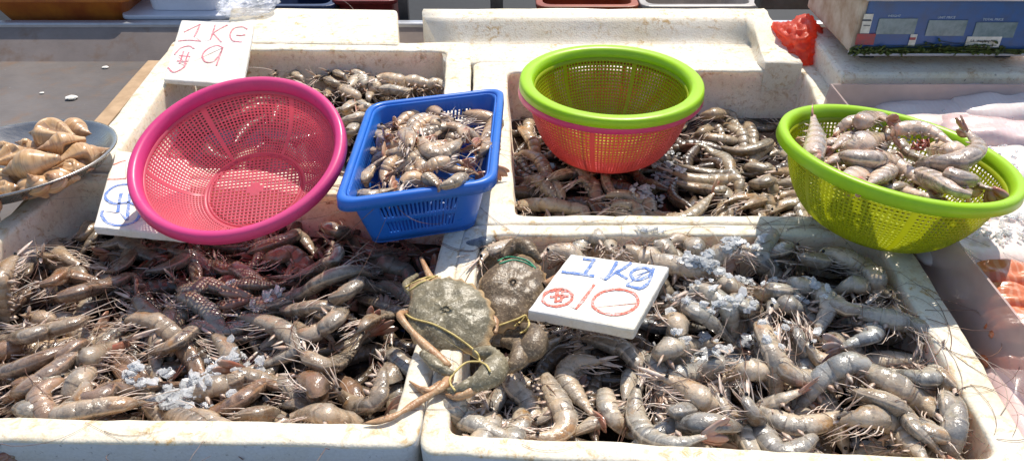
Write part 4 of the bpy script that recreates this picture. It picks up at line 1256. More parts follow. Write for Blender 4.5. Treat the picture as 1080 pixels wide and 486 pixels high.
string(bv1, [[(428, 331), (436, 336), (455, 341), (470, 348), (486, 358), (503, 372), (506, 381)], [(506, 381), (492, 382), (480, 392), (474, 402), (480, 412)], [(506, 381), (513, 385), (517, 392)], [(427, 303), (440, 296), (452, 292), (462, 291)], [(432, 306), (444, 298), (458, 292)]], M['str_y'], 'yellow string wound round the olive crab and its claw')
string(bv2, [[(525, 275), (535, 271), (548, 272), (558, 276), (565, 283)], [(527, 278), (540, 274), (552, 276), (562, 281)]], M['str_g'], 'green string across the back of the brown crab', .0011)
string(bv2, [[(521, 345), (535, 340), (546, 336), (554, 332)], [(554, 332), (558, 340), (556, 347), (549, 351)], [(554, 332), (550, 338), (542, 344)]], M['str_y'], 'yellow string knotted at the lower edge of the brown crab')

# ------------------------------------------------------------------ dish of sea snails
root = empty('dish', P(15, 186, .004)); root.rotation_euler = (math.radians(-5.0), math.radians(-2.5), 0)
tag(root, 'round steel dish heaped with sea snails, left edge of the picture', 'dish')
mb = MB(); seg = 96; rr = []
for r, z in ((.0, .006), (.08, .006), (.115, .009), (.136, .018), (.147, .030), (.152, .0335), (.156, .0335), (.1565, .031), (.150, .028), (.140, .014), (.117, .004), (.0, .003)):
    if r == 0: rr.append([mb.vert((0, 0, z))] ); continue
    rr.append([mb.vert((r * math.cos(2 * math.pi * j / seg), r * math.sin(2 * math.pi * j / seg), z)) for j in range(seg)])
for a, b in zip(rr, rr[1:]):
    if len(a) == 1:
        for j in range(seg): mb.face((a[0], b[j], b[(j + 1) % seg]))
    elif len(b) == 1:
        for j in range(seg): mb.face((b[0], a[(j + 1) % seg], a[j]))
    else: mb.ring_strip(a, b)
mb.build('bowl', M['steel_lite'], root)

def m_shell():
    k = NT('snail_shell'); o = k.obj(); uv = k.n('ShaderNodeUVMap'); sep = k.n('ShaderNodeSeparateXYZ'); k.l(uv.outputs[0], sep.inputs[0])
    rnd = k.n('ShaderNodeObjectInfo').outputs['Random']
    c = k.ramp(sep.outputs[0], [(0.0, (0.20, 0.10, 0.06)), (0.22, (0.36, 0.22, 0.13)), (0.42, (0.50, 0.33, 0.17)), (0.70, (0.54, 0.36, 0.19)), (1.0, (0.58, 0.42, 0.25))])
    wv = k.n('ShaderNodeTexNoise'); wv.noise_dimensions = '2D'; mp = k.n('ShaderNodeMapping'); mp.inputs['Scale'].default_value = (30, 3.0, 1); k.l(uv.outputs[0], mp.inputs[0]); k.l(mp.outputs[0], wv.inputs['Vector']); wv.inputs['Scale'].default_value = 1.0
    c = k.mix(k.ramp(wv.outputs['Fac'], [(0.50, 0.0), (0.64, 0.7)]), c, (0.28, 0.14, 0.06))
    c = k.mix(k.ramp(k.noise(70, 4, 0.6, o), [(0.46, 0.0), (0.70, 0.6)]), c, (0.62, 0.50, 0.36))
    c = k.mix(k.math('MULTIPLY', rnd, 0.45), c, (0.50, 0.31, 0.14)); c = k.mix(1.0, c, (1.12, 1.05, .98), 'MULTIPLY')
    b = k.bump(wv.outputs['Fac'], 0.25, 0.0008)
    return k.done(k.principled(**{'Base Color': c, 'Roughness': 0.30, 'Specular IOR Level': 0.5, 'Normal': b, 'Coat Weight': 0.35, 'Coat Roughness': 0.12}))
M['shell'] = m_shell()
M['shell_in'] = m_simple('shell_mouth', (0.42, 0.26, 0.16), 0.35, 0.5, 0.15, 50)

def snail(apex, canal, roll, label, fat=0.27):
    """spindle-shaped spiral shell from the apex to the siphon end"""
    ax = canal - apex; L = ax.length; z = ax.normalized()
    x = z.orthogonal().normalized(); x = Matrix.Rotation(roll, 3, z) @ x; y = z.cross(x)
    NX, NS = 70, 36; mb = MB(); prev = None
    env = [(0, .02), (.08, .13), (.16, .26), (.24, .42), (.32, .60), (.40, .82), (.47, .97), (.53, 1.0), (.62, .93), (.72, .72), (.82, .50), (.92, .32), (1.0, .20)]
    def en(q):
        for (a, b), (c, d) in zip(env, env[1:]):
            if q <= c: return b + (d - b) * (q - a) / (c - a)
        return env[-1][1]
    for i in range(NX + 1):
        q = (i / NX) ** 1.1
        ringv = []
        for j in range(NS):
            th = 2 * math.pi * j / NS
            turn = 5.2 * (min(q, .60) / .60) ** 0.62 + th / (2 * math.pi)
            f = turn % 1.0
            step = (1 - abs(2 * f - 1) ** 2.6) * 1.0 - .55
            amp = .13 * max(0, 1 - max(0, q - .34) / .24) * min(1, q * 12)
            r = fat * L * en(q) * (1 + amp * step) + .0006 * mnoise.noise(Vector((q * 9, math.cos(th) * 2, math.sin(th) * 2 + roll)))
            m = math.exp(-((math.cos(th) - 1) / .10) ** 2) * min(1, max(0, (q - .46) / .10)) * min(1, max(0, (1.0 - q) / .1))
            r *= 1 - .55 * m
            r *= 1 + .10 * math.exp(-((th - .75) / .25) ** 2) * min(1, max(0, (q - .44) / .1))
            ringv.append(mb.vert(apex + z * (q * L) + x * (r * math.cos(th)) + y * (r * math.sin(th)), (q, j / NS)))
        if prev:
            for j in range(NS):
                k = (j + 1) % NS
                mb.face((prev[j], prev[k], ringv[k], ringv[j]), 1 if (q > .5 and (j in (0, NS - 1))) else 0)
        else: first = ringv
        prev = ringv
    mb.face(list(reversed(first))); mb.face(prev, 1)
    o = mb.build('sea_snail', [M['shell'], M['shell_in']], None, (apex + canal) / 2)
    return tag(o, label, 'sea snail', 'sea snails in the steel dish')
def TS(u, v, z): return P(u / 3.985, 110 + v / 3.985, z)
GS = 'tan sea snail shell among others in the steel dish'
snail(TS(385, 125, .040), TS(250, 95, .036), .4, 'dark brown snail shell farthest back in the dish, by its rim')
snail(TS(-20, 180, .046), TS(40, 165, .040), 1.5, GS)
snail(TS(120, 120, .048), TS(310, 140, .060), 1.0, 'snail shell topmost at the back of the dish')
snail(TS(60, 160, .050), TS(150, 170, .045), 2.0, 'small white chipped snail shell at the back left of the dish')
snail(TS(465, 185, .042), TS(235, 250, .046), .6, 'large snail shell with a banded spire pointing to the right rim of the dish')
snail(TS(150, 190, .064), TS(360, 148, .058), 2.6, 'pale cream snail shell lying across the middle of the dish')
snail(TS(145, 185, .052), TS(-30, 245, .060), 3.4, 'snail shell with an orange-brown edge at the left of the dish')
snail(TS(400, 270, .035), TS(220, 278, .042), 1.9, 'smooth yellow-tan snail shell under the banded one')
snail(TS(-10, 290, .050), TS(250, 225, .066), 4.4, 'longest tan snail shell, in the centre of the dish')
snail(TS(-40, 280, .052), TS(40, 300, .046), 4.0, GS)
snail(TS(112, 290, .068), TS(112, 290, .068) + Vector((.008, .012, -.046)), .2, 'snail shell with its reddish spire standing up at the front of the dish', .36)
snail(TS(196, 292, .060), TS(196, 292, .060) + Vector((-.004, .022, -.036)), 1.2, 'snail shell showing its dark spiral top at the front of the dish', .46)
snail(TS(100, 345, .042), TS(-50, 365, .046), 2.2, 'smooth pale snail shell at the front left of the dish')
snail(TS(150, 370, .034), TS(215, 340, .034), 5.0, GS)
for i in range(14):
    a, r = rng.uniform(0, 6.28), .085 * math.sqrt(rng.random())
    p = P(15, 184, .036) + Vector((r * math.cos(a), r * math.sin(a), 0)); b = rng.uniform(0, 6.28); d = Vector((math.cos(b), math.sin(b), 0)) * .030
    snail(p - d, p + d, b, GS)

# ------------------------------------------------------------------ right: tub of fish on ice
def m_clear(name, colr, tr=0.5, rough=0.25):
    k = NT(name); o = k.obj()
    p = k.principled(**{'Base Color': k.mix(k.ramp(k.noise(14, 4, 0.6, o), [(0.4, 0.0), (0.7, 0.6)]), colr, tuple(min(1, x * 1.2) for x in colr)), 'Roughness': rough, 'Specular IOR Level': 0.5})
    t = k.n('ShaderNodeBsdfTransparent'); t.inputs[0].default_value = (0.93, 0.92, 0.92, 1)
    mx = k.n('ShaderNodeMixShader'); k.l(k.ramp(k.noise(9, 3, 0.6, o), [(0.35, tr), (0.65, max(tr - .25, .05))]), mx.inputs[0])
    k.l(p.outputs[0], mx.inputs[1]); k.l(t.outputs[0], mx.inputs[2]); k.l(mx.outputs[0], k.out.inputs[0])
    return k.mat
M['tub'] = m_clear('cloudy_clear_plastic', (0.62, 0.47, 0.42), 0.58, 0.28)
tb0 = [P(961, 263, 0), P(1080, 458, 0)]
xa, xb = .556, .575
mb = MB()
def wallpts(x0, x1, y0, y1, z): return [Vector((x0, y0, z)), Vector((x1, y0, z)), Vector((x1, y1, z)), Vector((x0, y1, z))]
r0 = [mb.vert(p) for p in wallpts(.552, 1.05, .40, 1.335, -.112)]
r1 = [mb.vert(p) for p in wallpts(.572, 1.07, .38, 1.345, .040)]
r2 = [mb.vert(p) for p in wallpts(.575, 1.067, .383, 1.342, .040)]
r3 = [mb.vert(p) for p in wallpts(.555, 1.047, .403, 1.332, -.109)]
for a, b in ((r0, r1), (r1, r2), (r2, r3)): mb.ring_strip(a, b, 0, True, False)
mb.face(list(reversed(r0)), 0, False); mb.face(r3, 0, False)
tag(mb.build('fish_tub', M['tub']), 'cloudy clear plastic tub of fish fillets on ice at the right edge', 'tub')
def m_fillet(name, a, b, line, ls=0.6):
    k = NT(name); o = k.obj()
    mp = k.n('ShaderNodeMapping'); mp.inputs['Scale'].default_value = (1, .25, 1); k.l(o, mp.inputs[0])
    w = k.n('ShaderNodeTexWave'); w.inputs['Scale'].default_value = 34; w.inputs['Distortion'].default_value = 6; w.inputs['Detail'].default_value = 3; k.l(mp.outputs[0], w.inputs['Vector'])
    c = k.mix(k.noise(40, 4, 0.6, o), a, b)
    c = k.mix(k.math('MULTIPLY', k.ramp(w.outputs['Fac'], [(0.55, 0.0), (0.85, 1.0)]), ls), c, line)
    bb = k.bump(k.noise(90, 4, 0.6, o), 0.4, 0.002)
    return k.done(k.principled(**{'Base Color': c, 'Roughness': 0.28, 'Specular IOR Level': 0.5, 'Normal': bb, 'Subsurface Weight': 0.2, 'Subsurface Radius': (0.01, 0.004, 0.003), 'Coat Weight': 0.3, 'Coat Roughness': 0.15}))
M['salmon'] = m_fillet('salmon_flesh', (0.66, 0.20, 0.08), (0.60, 0.16, 0.06), (0.76, 0.42, 0.28), .45)
M['white_fish'] = m_fillet('white_fish_flesh', (0.76, 0.66, 0.62), (0.72, 0.60, 0.55), (0.80, 0.74, 0.70), .25)
M['pink_fish'] = m_fillet('pink_fish_flesh', (0.74, 0.54, 0.52), (0.70, 0.50, 0.47), (0.78, 0.62, 0.58), .3)
def fillet(cen, ang, l, w, h, mat, label, tilt=0.0):
    mb = MB(); NU, NV = 26, 14; sd = rng.uniform(0, 40); top, bot = {}, {}
    R = Matrix.Rotation(ang, 3, 'Z') @ Matrix.Rotation(tilt, 3, 'X')
    for i in range(NU + 1):
        for j in range(NV + 1):
            u, v = i / NU * 2 - 1, j / NV * 2 - 1
            nar = (1 - abs(u) ** 6 * .28) * (1 + .18 * mnoise.noise(Vector((u * 2 + sd, 0, 0))))
            x, y = u * l / 2 + .008 * mnoise.noise(Vector((sd, v * 2, 5))), v * w / 2 * nar
            e = max(0, (1 - abs(u) ** 6)) * max(0, (1 - abs(v) ** 4))
            zt = h * (e ** .5) * (1 + .35 * mnoise.noise(Vector((u * 3 + sd, v * 2.5, 1))))
            top[i, j] = mb.vert(cen + R @ Vector((x, y, zt))); bot[i, j] = mb.vert(cen + R @ Vector((x, y, -.004)))
    for i in range(NU):
        for j in range(NV):
            mb.face((top[i, j], top[i + 1, j], top[i + 1, j + 1], top[i, j + 1])); mb.face((bot[i, j + 1], bot[i + 1, j + 1], bot[i + 1, j], bot[i, j]))
    for i in range(NU):
        mb.face((bot[i, 0], bot[i + 1, 0], top[i + 1, 0], top[i, 0])); mb.face((top[i, NV], top[i + 1, NV], bot[i + 1, NV], bot[i, NV]))
    for j in range(NV):
        mb.face((top[0, j], top[0, j + 1], bot[0, j + 1], bot[0, j])); mb.face((bot[NU, j], bot[NU, j + 1], top[NU, j + 1], top[NU, j]))
    return tag(mb.build('fish_fillet', mat, None, cen), label, 'fish fillet', 'fish in the tub')
fillet(P(1000, 122, -.010), .10, .26, .14, .020, M['white_fish'], 'pale fish fillet just behind the lime colander')
fillet(P(1078, 112, .004), -.12, .26, .14, .020, M['white_fish'], 'pale fish fillet below the scale at the right edge')
fillet(P(1070, 145, .002), -.3, .24, .09, .022, M['pink_fish'], 'pink fish fillet at the right edge, beside the lime colander')
fillet(P(1082, 175, -.01), .15, .24, .12, .018, M['white_fish'], 'white fish fillet touching the right end of the lime colander')
fillet(P(1060, 215, -.012), -.08, .28, .13, .014, M['white_fish'], 'white fish fillet between the lime colander and the tub corner')
fillet(P(1055, 255, -.012), .04, .26, .12, .014, M['white_fish'], 'broad white fish fillet just behind the salmon')
for i, (px, py, a, lb) in enumerate(((1093, 298, -.10, 'orange salmon slice farthest back, next to the white fish'), (1106, 325, -.15, 'orange salmon slice in the middle of the salmon row'), (1122, 352, -.18, 'orange salmon slice nearest the front of the tub'))):
    fillet(P(px, py, -.002), a, .17, .050, .022, M['salmon'], lb)
fillet(P(1056, 360, -.034), 1.55, .15, .07, .020, M['salmon'], 'orange salmon piece pressed against the clear tub wall')
fillet(P(1100, 440, -.05), 1.2, .22, .12, .03, M['pink_fish'], 'pink fish piece low behind the clear tub wall')
mb = MB(); g0 = {}
for i in range(41):
    for j in range(81):
        x, y = .566 + .475 * i / 40, .415 + .90 * j / 80
        z = -.052 + .016 * mnoise.noise(Vector((x * 12, y * 12, 2))) + .006 * mnoise.noise(Vector((x * 60, y * 60, 2))) + .036 * min(max((y - .72) / .3, 0), 1)
        g0[i, j] = mb.vert((x, y, z))
for i in range(40):
    for j in range(80): mb.face((g0[i, j], g0[i + 1, j], g0[i + 1, j + 1], g0[i, j + 1]))
M['icebed'] = m_simple('ice_bed', (0.74, 0.68, 0.66), 0.35, 0.5, 0.08, 90, bumpS=0.6, coat=0.2)
tag(mb.build('crushed_ice', M['icebed']), 'bed of crushed ice under the fish in the clear tub', None, None, 'stuff')
mb = MB(); prev = None
for k in range(9):
    q = P(1042 + k * 6, 287 - 3 * math.sin(k * 1.3), .010) + Vector((rng.uniform(-.004, .004), 0, 0))
    rv = mb.tube([q, q + Vector((.012, .004, .004)), q + Vector((.02, -.002, .001))], [.002, .005, .002], [.001, .003, .001], Vector((0, 1, 0)), 0, 5)
    if prev: mb.face((prev[0], rv[0], rv[1]))
    prev = rv
tag(mb.build('fish_skin', M['blackstuff']), 'strip of dark fish skin between white fish and salmon', 'fish skin')
XX, YY = np.meshgrid(ht.X, ht.Y); ht.h = np.where(YY > .78, 0.004, -0.02) + 0 * XX
ICE_TUB()
# ------------------------------------------------------------------ foam boxes and lid behind
def block(name, top, zb, mat, label, cat, bev=0.006):
    z = sum(p.z for p in top) / 4
    o, n = slab(name, top, z - zb, mat, label, cat, bev, Vector((0, 0, 1)))
    return o
block('foam_box', [P(236, 44, .004), P(421, 46.5, .004), P(419, 10, .004), P(243, 7, .004)], ZB, M['foam'], 'closed white foam box under the clear plastic wrap, behind the pale prawns', 'foam box', .008)
block('foam_box', [P(887, 78, .045), P(887, 78, .045) + Vector((.8, 0, 0)), P(887, 78, .045) + Vector((.8, .5, 0)), P(850, 30, .045)], ZB, M['foam_dirty'], 'stained foam box the blue scale stands on', 'foam box', .008)
mb = MB()
# upturned foam lid: flat floor, back border sloping up, right border raised
rows = []
cols_z = lambda zf, zr: (zf, zf, zr, zr)
for y, xs, zs in ((66.8, (470, 796, 808, 847), (-.004, -.004, .016, .016)), (47, (462, 791, 800, 834), (-.004, -.004, .018, .018)), (44, (460, 790, 799, 832), (.000, .000, .020, .020)),
                  (19, (447, 784, 794, 813), (.040, .040, .040, .040)), (13, (445, 782, 794, 810), (.043, .043, .043, .043)), (9.5, (446, 782, 793, 806), (.040, .040, .040, .040))):
    rows.append([P(x, y, z) for x, z in zip(xs, zs)])
def dens(rows, m):
    out = []
    for r in rows:
        q = []
        for a, b in zip(r, r[1:]):
            q += [a.lerp(b, k / m) for k in range(m)]
        out.append(q + [r[-1]])
    res = []
    for a, b in zip(out, out[1:]):
        for k in range(5): res.append([p.lerp(q, k / 5) for p, q in zip(a, b)])
    return res + [out[-1]]
G = dens(rows, 12); idx = []
for r in G: idx.append([mb.vert(p + mnoise.noise_vector(p * 40) * .0022) for p in r])
low = []
for r in G: low.append([mb.vert((p.x, p.y, ZB)) for p in r])
for i in range(len(G) - 1):
    for j in range(len(G[0]) - 1):
        mb.face((idx[i][j], idx[i][j + 1], idx[i + 1][j + 1], idx[i + 1][j]), 0, True); mb.face((low[i + 1][j], low[i + 1][j + 1], low[i][j + 1], low[i][j]), 0, True)
for a in range(len(G) - 1):
    mb.face((idx[a][0], idx[a + 1][0], low[a + 1][0], low[a][0]), 0, False); mb.face((low[a][-1], low[a + 1][-1], idx[a + 1][-1], idx[a][-1]), 0, False)
for j in range(len(G[0]) - 1):
    mb.face((low[0][j], low[0][j + 1], idx[0][j + 1], idx[0][j]), 0, False); mb.face((idx[-1][j], idx[-1][j + 1], low[-1][j + 1], low[-1][j]), 0, False)
tag(mb.build('upturned_foam_lid', M['foam']), 'long upturned white foam lid with a raised border behind the stacked colanders', 'foam lid')

# ------------------------------------------------------------------ price computing scale
F0 = P(896, 57.5, .066); YF = F0.y
sx0, sx1, sz0, sz1 = F0.x, F0.x + .36, .066, .170
M['casing'] = m_simple('rusty_cream_paint', (0.56, 0.47, 0.38), 0.55, 0.4, 0.1, 22, bumpS=0.1, dark=(0.32, 0.20, 0.12))
M['panel'] = m_simple('blue_panel', (0.030, 0.105, 0.30), 0.35, 0.5, 0.12, 40, dark=(0.045, 0.09, 0.20))
M['lcd'] = m_simple('lcd_glass', (0.20, 0.27, 0.29), 0.18, 0.5, 0.12, 50, dark=(0.11, 0.17, 0.18))
M['paper'] = m_simple('sticker_paper', (0.74, 0.72, 0.66), 0.6, 0.3, 0.1, 90, dark=(0.50, 0.48, 0.40))
M['redstick'] = m_simple('red_sticker', (0.46, 0.07, 0.06), 0.5, 0.3, 0.2, 90, dark=(0.20, 0.10, 0.12))
M['silver'] = m_simple('silver_tray', (0.46, 0.47, 0.50), 0.38, 0.5, 0.1, 30, metal=0.5)
M['ink'] = m_simple('dark_print', (0.05, 0.06, 0.09), 0.6, 0.3, 0.05)
M['inkw'] = m_simple('pale_print', (0.45, 0.55, 0.65), 0.6, 0.3, 0.05)
M['algae'] = m_simple('vegetable_scraps', (0.10, 0.14, 0.02), 0.5, 0.4, 0.3, 150, dark=(0.025, 0.028, 0.012))
sroot = empty('price_scale', (F0.x, YF, sz0)); tag(sroot, 'grubby cream scale with a blue panel on the foam box at the back right', 'scale')
so = Vector(sroot.location)
def spart(nm, c, sx, sy, sz, mt, parent=sroot, bv=.003):
    m2 = MB(); m2.box((0, 0, 0), sx, sy, sz); o = m2.build(nm, mt, parent); o.location = Vector(c) - (so if parent is sroot else Vector(parent.location) + so)
    if bv: bevel(o, bv)
    return o
spart('casing', ((sx0 + sx1) / 2, YF + .135, (sz0 + sz1) / 2), .36, .26, sz1 - sz0, M['casing'], bv=.006)
spart('tray', ((sx0 + sx1) / 2 + .004, YF + .120, sz1 + .010), .38, .30, .012, M['silver'], bv=.004)
spart('ledge', ((sx0 + sx1) / 2, YF + .002, sz0 + .001), .362, .016, .006, M['silver'], bv=.002)
for fx in (.05, .31): spart('foot', (sx0 + fx, YF + .05, sz0 - .011), .03, .03, .021, M['blackstuff'])
for fx in (.05, .31): spart('foot', (sx0 + fx, YF + .22, sz0 - .011), .03, .03, .021, M['blackstuff'])
pn = Vector((0, -1, 0))
panel = spart('display_panel', ((sx0 + sx1) / 2 + .006, YF + .003, (sz0 + sz1) / 2 + .002), .346, .006, .094, M['panel'], bv=.002)
def quad(nm, x0, y0, x1, y1, off, mt, parent, th=.0012):
    y = YF + off
    a, b = on_plane(890 + x0 / 5.653, y1 / 5.653, Vector((0, y, 0)), pn), on_plane(890 + x1 / 5.653, y0 / 5.653, Vector((0, y, 0)), pn)
    c = (a + b) / 2
    m2 = MB(); m2.box((0, 0, 0), abs(b.x - a.x), th, abs(b.z - a.z)); o = m2.build(nm, mt, parent)
    o.location = c - so - (Vector(parent.location) if parent is not sroot else Vector((0, 0, 0)))
    return o, c
def words(parent, cpos, txt, size, mt):
    cu = bpy.data.curves.new('caption', 'FONT'); cu.body = txt; cu.size = size; cu.align_x = 'CENTER'; cu.align_y = 'CENTER'; cu.extrude = .0003; cu.resolution_u = 2
    to = bpy.data.objects.new('caption', cu); C.objects.link(to); bpy.context.view_layer.update()
    dg = bpy.context.evaluated_depsgraph_get(); me = bpy.data.meshes.new_from_object(to.evaluated_get(dg)); bpy.data.objects.remove(to)
    me.transform(Matrix.Rotation(math.pi / 2, 4, 'X')); me.materials.clear(); me.materials.append(mt)
    o = bpy.data.objects.new('caption', me); C.objects.link(o); o.parent = parent
    par = so + Vector(panel.location)
    o.location = cpos - par - (Vector(parent.location) if parent is not panel else Vector((0, 0, 0)))
    return o
for x0, y0, x1, y1 in ((188, 112, 443, 205), (482, 122, 742, 215), (762, 135, 1040, 226)):
    quad('screen', x0, y0, x1, y1, -.0012, M['lcd'], panel)
for x, y, t in ((300, 97, 'WEIGHT'), (612, 106, 'UNIT PRICE'), (890, 118, 'TOTAL PRICE')):
    words(panel, on_plane(890 + x / 5.653, y / 5.653, Vector((0, YF - .0012, 0)), pn), t, .0062, M['inkw'])
st, c = quad('sticker', 95, 85, 178, 200, -.0014, M['paper'], panel)
for yy, wd in ((118, 50), (124, 58), (152, 40)):
    quad('printed_line', 137 - wd / 2, yy, 137 + wd / 2, yy + 4, -.0024, M['ink'], panel, .0006)
quad('sticker', 66, 203, 192, 268, -.0015, M['redstick'], panel)
quad('sticker', 380, 206, 440, 276, -.0016, M['paper'], panel)
quad('printed_line', 390, 225, 430, 240, -.0026, M['redstick'], panel, .0006)
st, c = quad('sticker', 706, 220, 944, 314, -.0018, M['paper'], panel)
words(panel, on_plane(890 + 828 / 5.653, 247 / 5.653, Vector((0, YF - .0030, 0)), pn), 'S.R. Weighing Pte', .0064, M['ink'])
for yy, wd in ((270, 170), (284, 190), (297, 150)):
    quad('printed_line', 826 - wd / 2, yy, 826 + wd / 2, yy + 4, -.0030, M['ink'], panel, .0006)
mb = MB(); prev = None
for k in range(230):
    u = rng.random()
    cl = rng.choice((0.02, .06, .16, .45, .62, .72)) if k % 2 else rng.uniform(0, 1)
    x = sx0 + .36 * min(max(cl + rng.gauss(0, .035), 0), 1); zz = sz0 + .004 + abs(rng.gauss(0, .005)) * (2.0 if .38 < (x - sx0) / .36 < .72 else 1.0)
    q = Vector((x, YF - .004 + rng.uniform(-.006, .002), zz)); dd = Vector((rng.uniform(-1, 1), rng.uniform(-.3, .1), rng.uniform(-.5, .7))) * .006
    rv = mb.tube([q, q + dd, q + dd * 1.8], [.0012, .0028, .0008], [.0006, .0009, .0004], Vector((0, .3, 1)), 0, 4)
    if prev: mb.face((prev[0], rv[0], rv[1]))
    prev = rv
ag = mb.build('green_scraps', M['algae'], sroot); ag.location = -so; ag['kind'] = 'stuff'

# ------------------------------------------------------------------ red plastic bag and its neighbours
k = NT('red_bag'); o_ = k.obj()
p_ = k.principled(**{'Base Color': k.mix(k.noise(30, 4, .6, o_), (0.88, 0.20, 0.11), (0.80, 0.12, 0.07)), 'Roughness': 0.3, 'Normal': k.bump(k.noise(70, 4, .6, o_, dist=1.0), .5, .004)})
t_ = k.n('ShaderNodeBsdfTranslucent'); t_.inputs[0].default_value = (0.95, 0.20, 0.10, 1); mx = k.n('ShaderNodeMixShader'); mx.inputs[0].default_value = .6
k.l(p_.outputs[0], mx.inputs[1]); k.l(t_.outputs[0], mx.inputs[2]); k.l(mx.outputs[0], k.out.inputs[0]); M['bag'] = k.mat
k = NT('clear_bag'); o_ = k.obj()
p_ = k.principled(**{'Base Color': (0.75, 0.76, 0.80), 'Roughness': 0.2, 'Normal': k.bump(k.noise(60, 4, .6, o_, dist=1.0), .6, .004)})
t_ = k.n('ShaderNodeBsdfTransparent'); mx = k.n('ShaderNodeMixShader'); mx.inputs[0].default_value = .65
k.l(p_.outputs[0], mx.inputs[1]); k.l(t_.outputs[0], mx.inputs[2]); k.l(mx.outputs[0], k.out.inputs[0]); M['clearbag'] = k.mat
def bag(name, cen, sx, sy, sz, mat, label, seed):
    bm = bmesh.new(); bmesh.ops.create_icosphere(bm, subdivisions=5, radius=1.0)
    for v in bm.verts:
        p = v.co.copy()
        r = 1 + .30 * mnoise.noise(p * 1.4 + Vector((seed, 0, 0))) - .34 * abs(mnoise.noise(p * 2.6 + Vector((seed, 5, 0)))) - .16 * abs(mnoise.noise(p * 6 + Vector((seed, 8, 0))))
        v.co = Vector((p.x * sx, p.y * sy, p.z * sz)) * r
    for f in bm.faces: f.smooth = True
    me = bpy.data.meshes.new(name); bm.to_mesh(me); bm.free(); me.materials.append(mat)
    o = bpy.data.objects.new(name, me); C.objects.link(o); o.location = cen
    return tag(o, label, 'bag')
bag('plastic_bag', P(844, 45, .018), .055, .085, .050, M['bag'], 'crumpled red plastic bag squeezed beside the scale', 3)
bag('plastic_bag', P(262, 2, .02), .075, .09, .020, M['clearbag'], 'crumpled clear plastic wrap on the closed foam box', 9)

# ------------------------------------------------------------------ steel counter and what stands behind it
YW = 1.847; YR, ZR = 1.916, -.058
croot = empty('counter', (0, 0, ZB - .004)); tag(croot, 'worn grey steel counter with a raised back edge', 'counter')
def cpart(nm, x0, x1, y0, y1, z0, z1, mt, parent, bv=.003, off=Vector((0, 0, ZB - .004))):
    m2 = MB(); m2.box(((x0 + x1) / 2, (y0 + y1) / 2, (z0 + z1) / 2), x1 - x0, y1 - y0, z1 - z0); o = m2.build(nm, mt, parent)
    if parent: o.location = -off
    if bv: bevel(o, bv)
    return o
cpart('worktop', -1.7, 1.5, .56, YW, ZB - .03, ZB - .001, M['steel'], croot)
mb = MB(); tp = [(YW - .004, ZB - .003), (YR, ZR), (YR + .014, ZR - .002), (YW + .014, ZB - .01)]
bk = [[mb.vert((x, y, z)) for y, z in tp] for x in (-1.7, 1.5)]
mb.ring_strip(bk[1], bk[0], 0, True, False); mb.face(bk[0], 0, False); mb.face(list(reversed(bk[1])), 0, False)
bp = mb.build('back_panel', M['steel_wall'], croot); bp.location = Vector((0, 0, -(ZB - .004)))
cpart('rim', -1.7, 1.5, YR - .003, YR + .022, ZR - .006, ZR + .008, M['silver'], croot, .004)
mb = MB()
wd = [Vector((-.728, .50, -.018)), Vector((-.695, .50, -.018)), Vector((-.735, 1.60, -.018)), Vector((-.765, 1.60, -.018))]
wo, _ = slab('wooden_plank', wd, .10, M['wood'], 'bare tan plank along the left side of the foam boxes', 'plank', .003, Vector((0, 0, 1)))
for px, py, s, lb in ((75, 103, .010, 'larger white foam crumb on the steel counter'), (111, 71, .006, 'white foam crumb near the back edge of the steel counter'), (44, 98, .004, 'tiniest foam crumb on the steel counter')):
    bm = bmesh.new(); bmesh.ops.create_icosphere(bm, subdivisions=2, radius=1)
    for v in bm.verts: v.co = Vector((v.co.x * s * 1.3, v.co.y * s, v.co.z * s * .35)) * (1 + .3 * mnoise.noise(v.co * 2 + Vector((px, 0, 0))))
    me = bpy.data.meshes.new('foam_crumb'); bm.to_mesh(me); bm.free(); me.materials.append(M['foam_clean'])
    o = bpy.data.objects.new('foam_crumb', me); C.objects.link(o); o.location = P(px, py, ZB + s * .3); tag(o, lb, 'crumb')

def taper_tub(name, x0, x1, y0, y1, z0, z1, grow, mt, label, cat='tub', wall=.006, open_=True):
    mb = MB(); R = []
    cx, cy = (x0 + x1) / 2, (y0 + y1) / 2
    def rp(g, k, inset):
        poly = [Vector((x0 - g + inset, y0 - g + inset)), Vector((x1 + g - inset, y0 - g + inset)), Vector((x1 + g - inset, y1 + g - inset)), Vector((x0 - g + inset, y1 + g - inset))]
        return round_poly(poly, .03, 6, 5)
    pr = [(0, z0, 0), (grow * .9, z1 - .012, 0), (grow, z1 - .012, -.012), (grow, z1, -.012), (grow, z1, wall)]
    if open_: pr += [(0, z0 + .01, wall)]
    for g, z, ins in pr: R.append([mb.vert((p.x, p.y, z)) for p in rp(g, 0, ins)])
    for a, b in zip(R, R[1:]): mb.ring_strip(a, b, 0, True, False)
    mb.face(list(reversed(R[0])), 0, False); mb.face(R[-1], 0, False)
    o = mb.build(name, mt, None, (cx, cy, z0)); bevel(o, .003)
    return tag(o, label, cat)
M['orange'] = m_simple('stained_orange_plastic', (0.50, 0.155, 0.02), 0.4, 0.5, 0.2, 14, bumpS=0.1, dark=(0.30, 0.06, 0.015))
M['rust'] = m_simple('orange_brown_plastic', (0.34, 0.075, 0.02), 0.45, 0.4, 0.2, 14, dark=(0.22, 0.04, 0.015))
M['lilac'] = m_simple('white_plastic', (0.66, 0.67, 0.74), 0.35, 0.5, 0.05, 14)
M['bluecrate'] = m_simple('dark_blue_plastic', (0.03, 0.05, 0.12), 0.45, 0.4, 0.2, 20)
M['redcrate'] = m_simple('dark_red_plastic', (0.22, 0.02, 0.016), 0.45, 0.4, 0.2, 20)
M['cleartub'] = m_simple('cloudy_tub', (0.52, 0.46, 0.40), 0.3, 0.5, 0.2, 14, dark=(0.34, 0.30, 0.26))
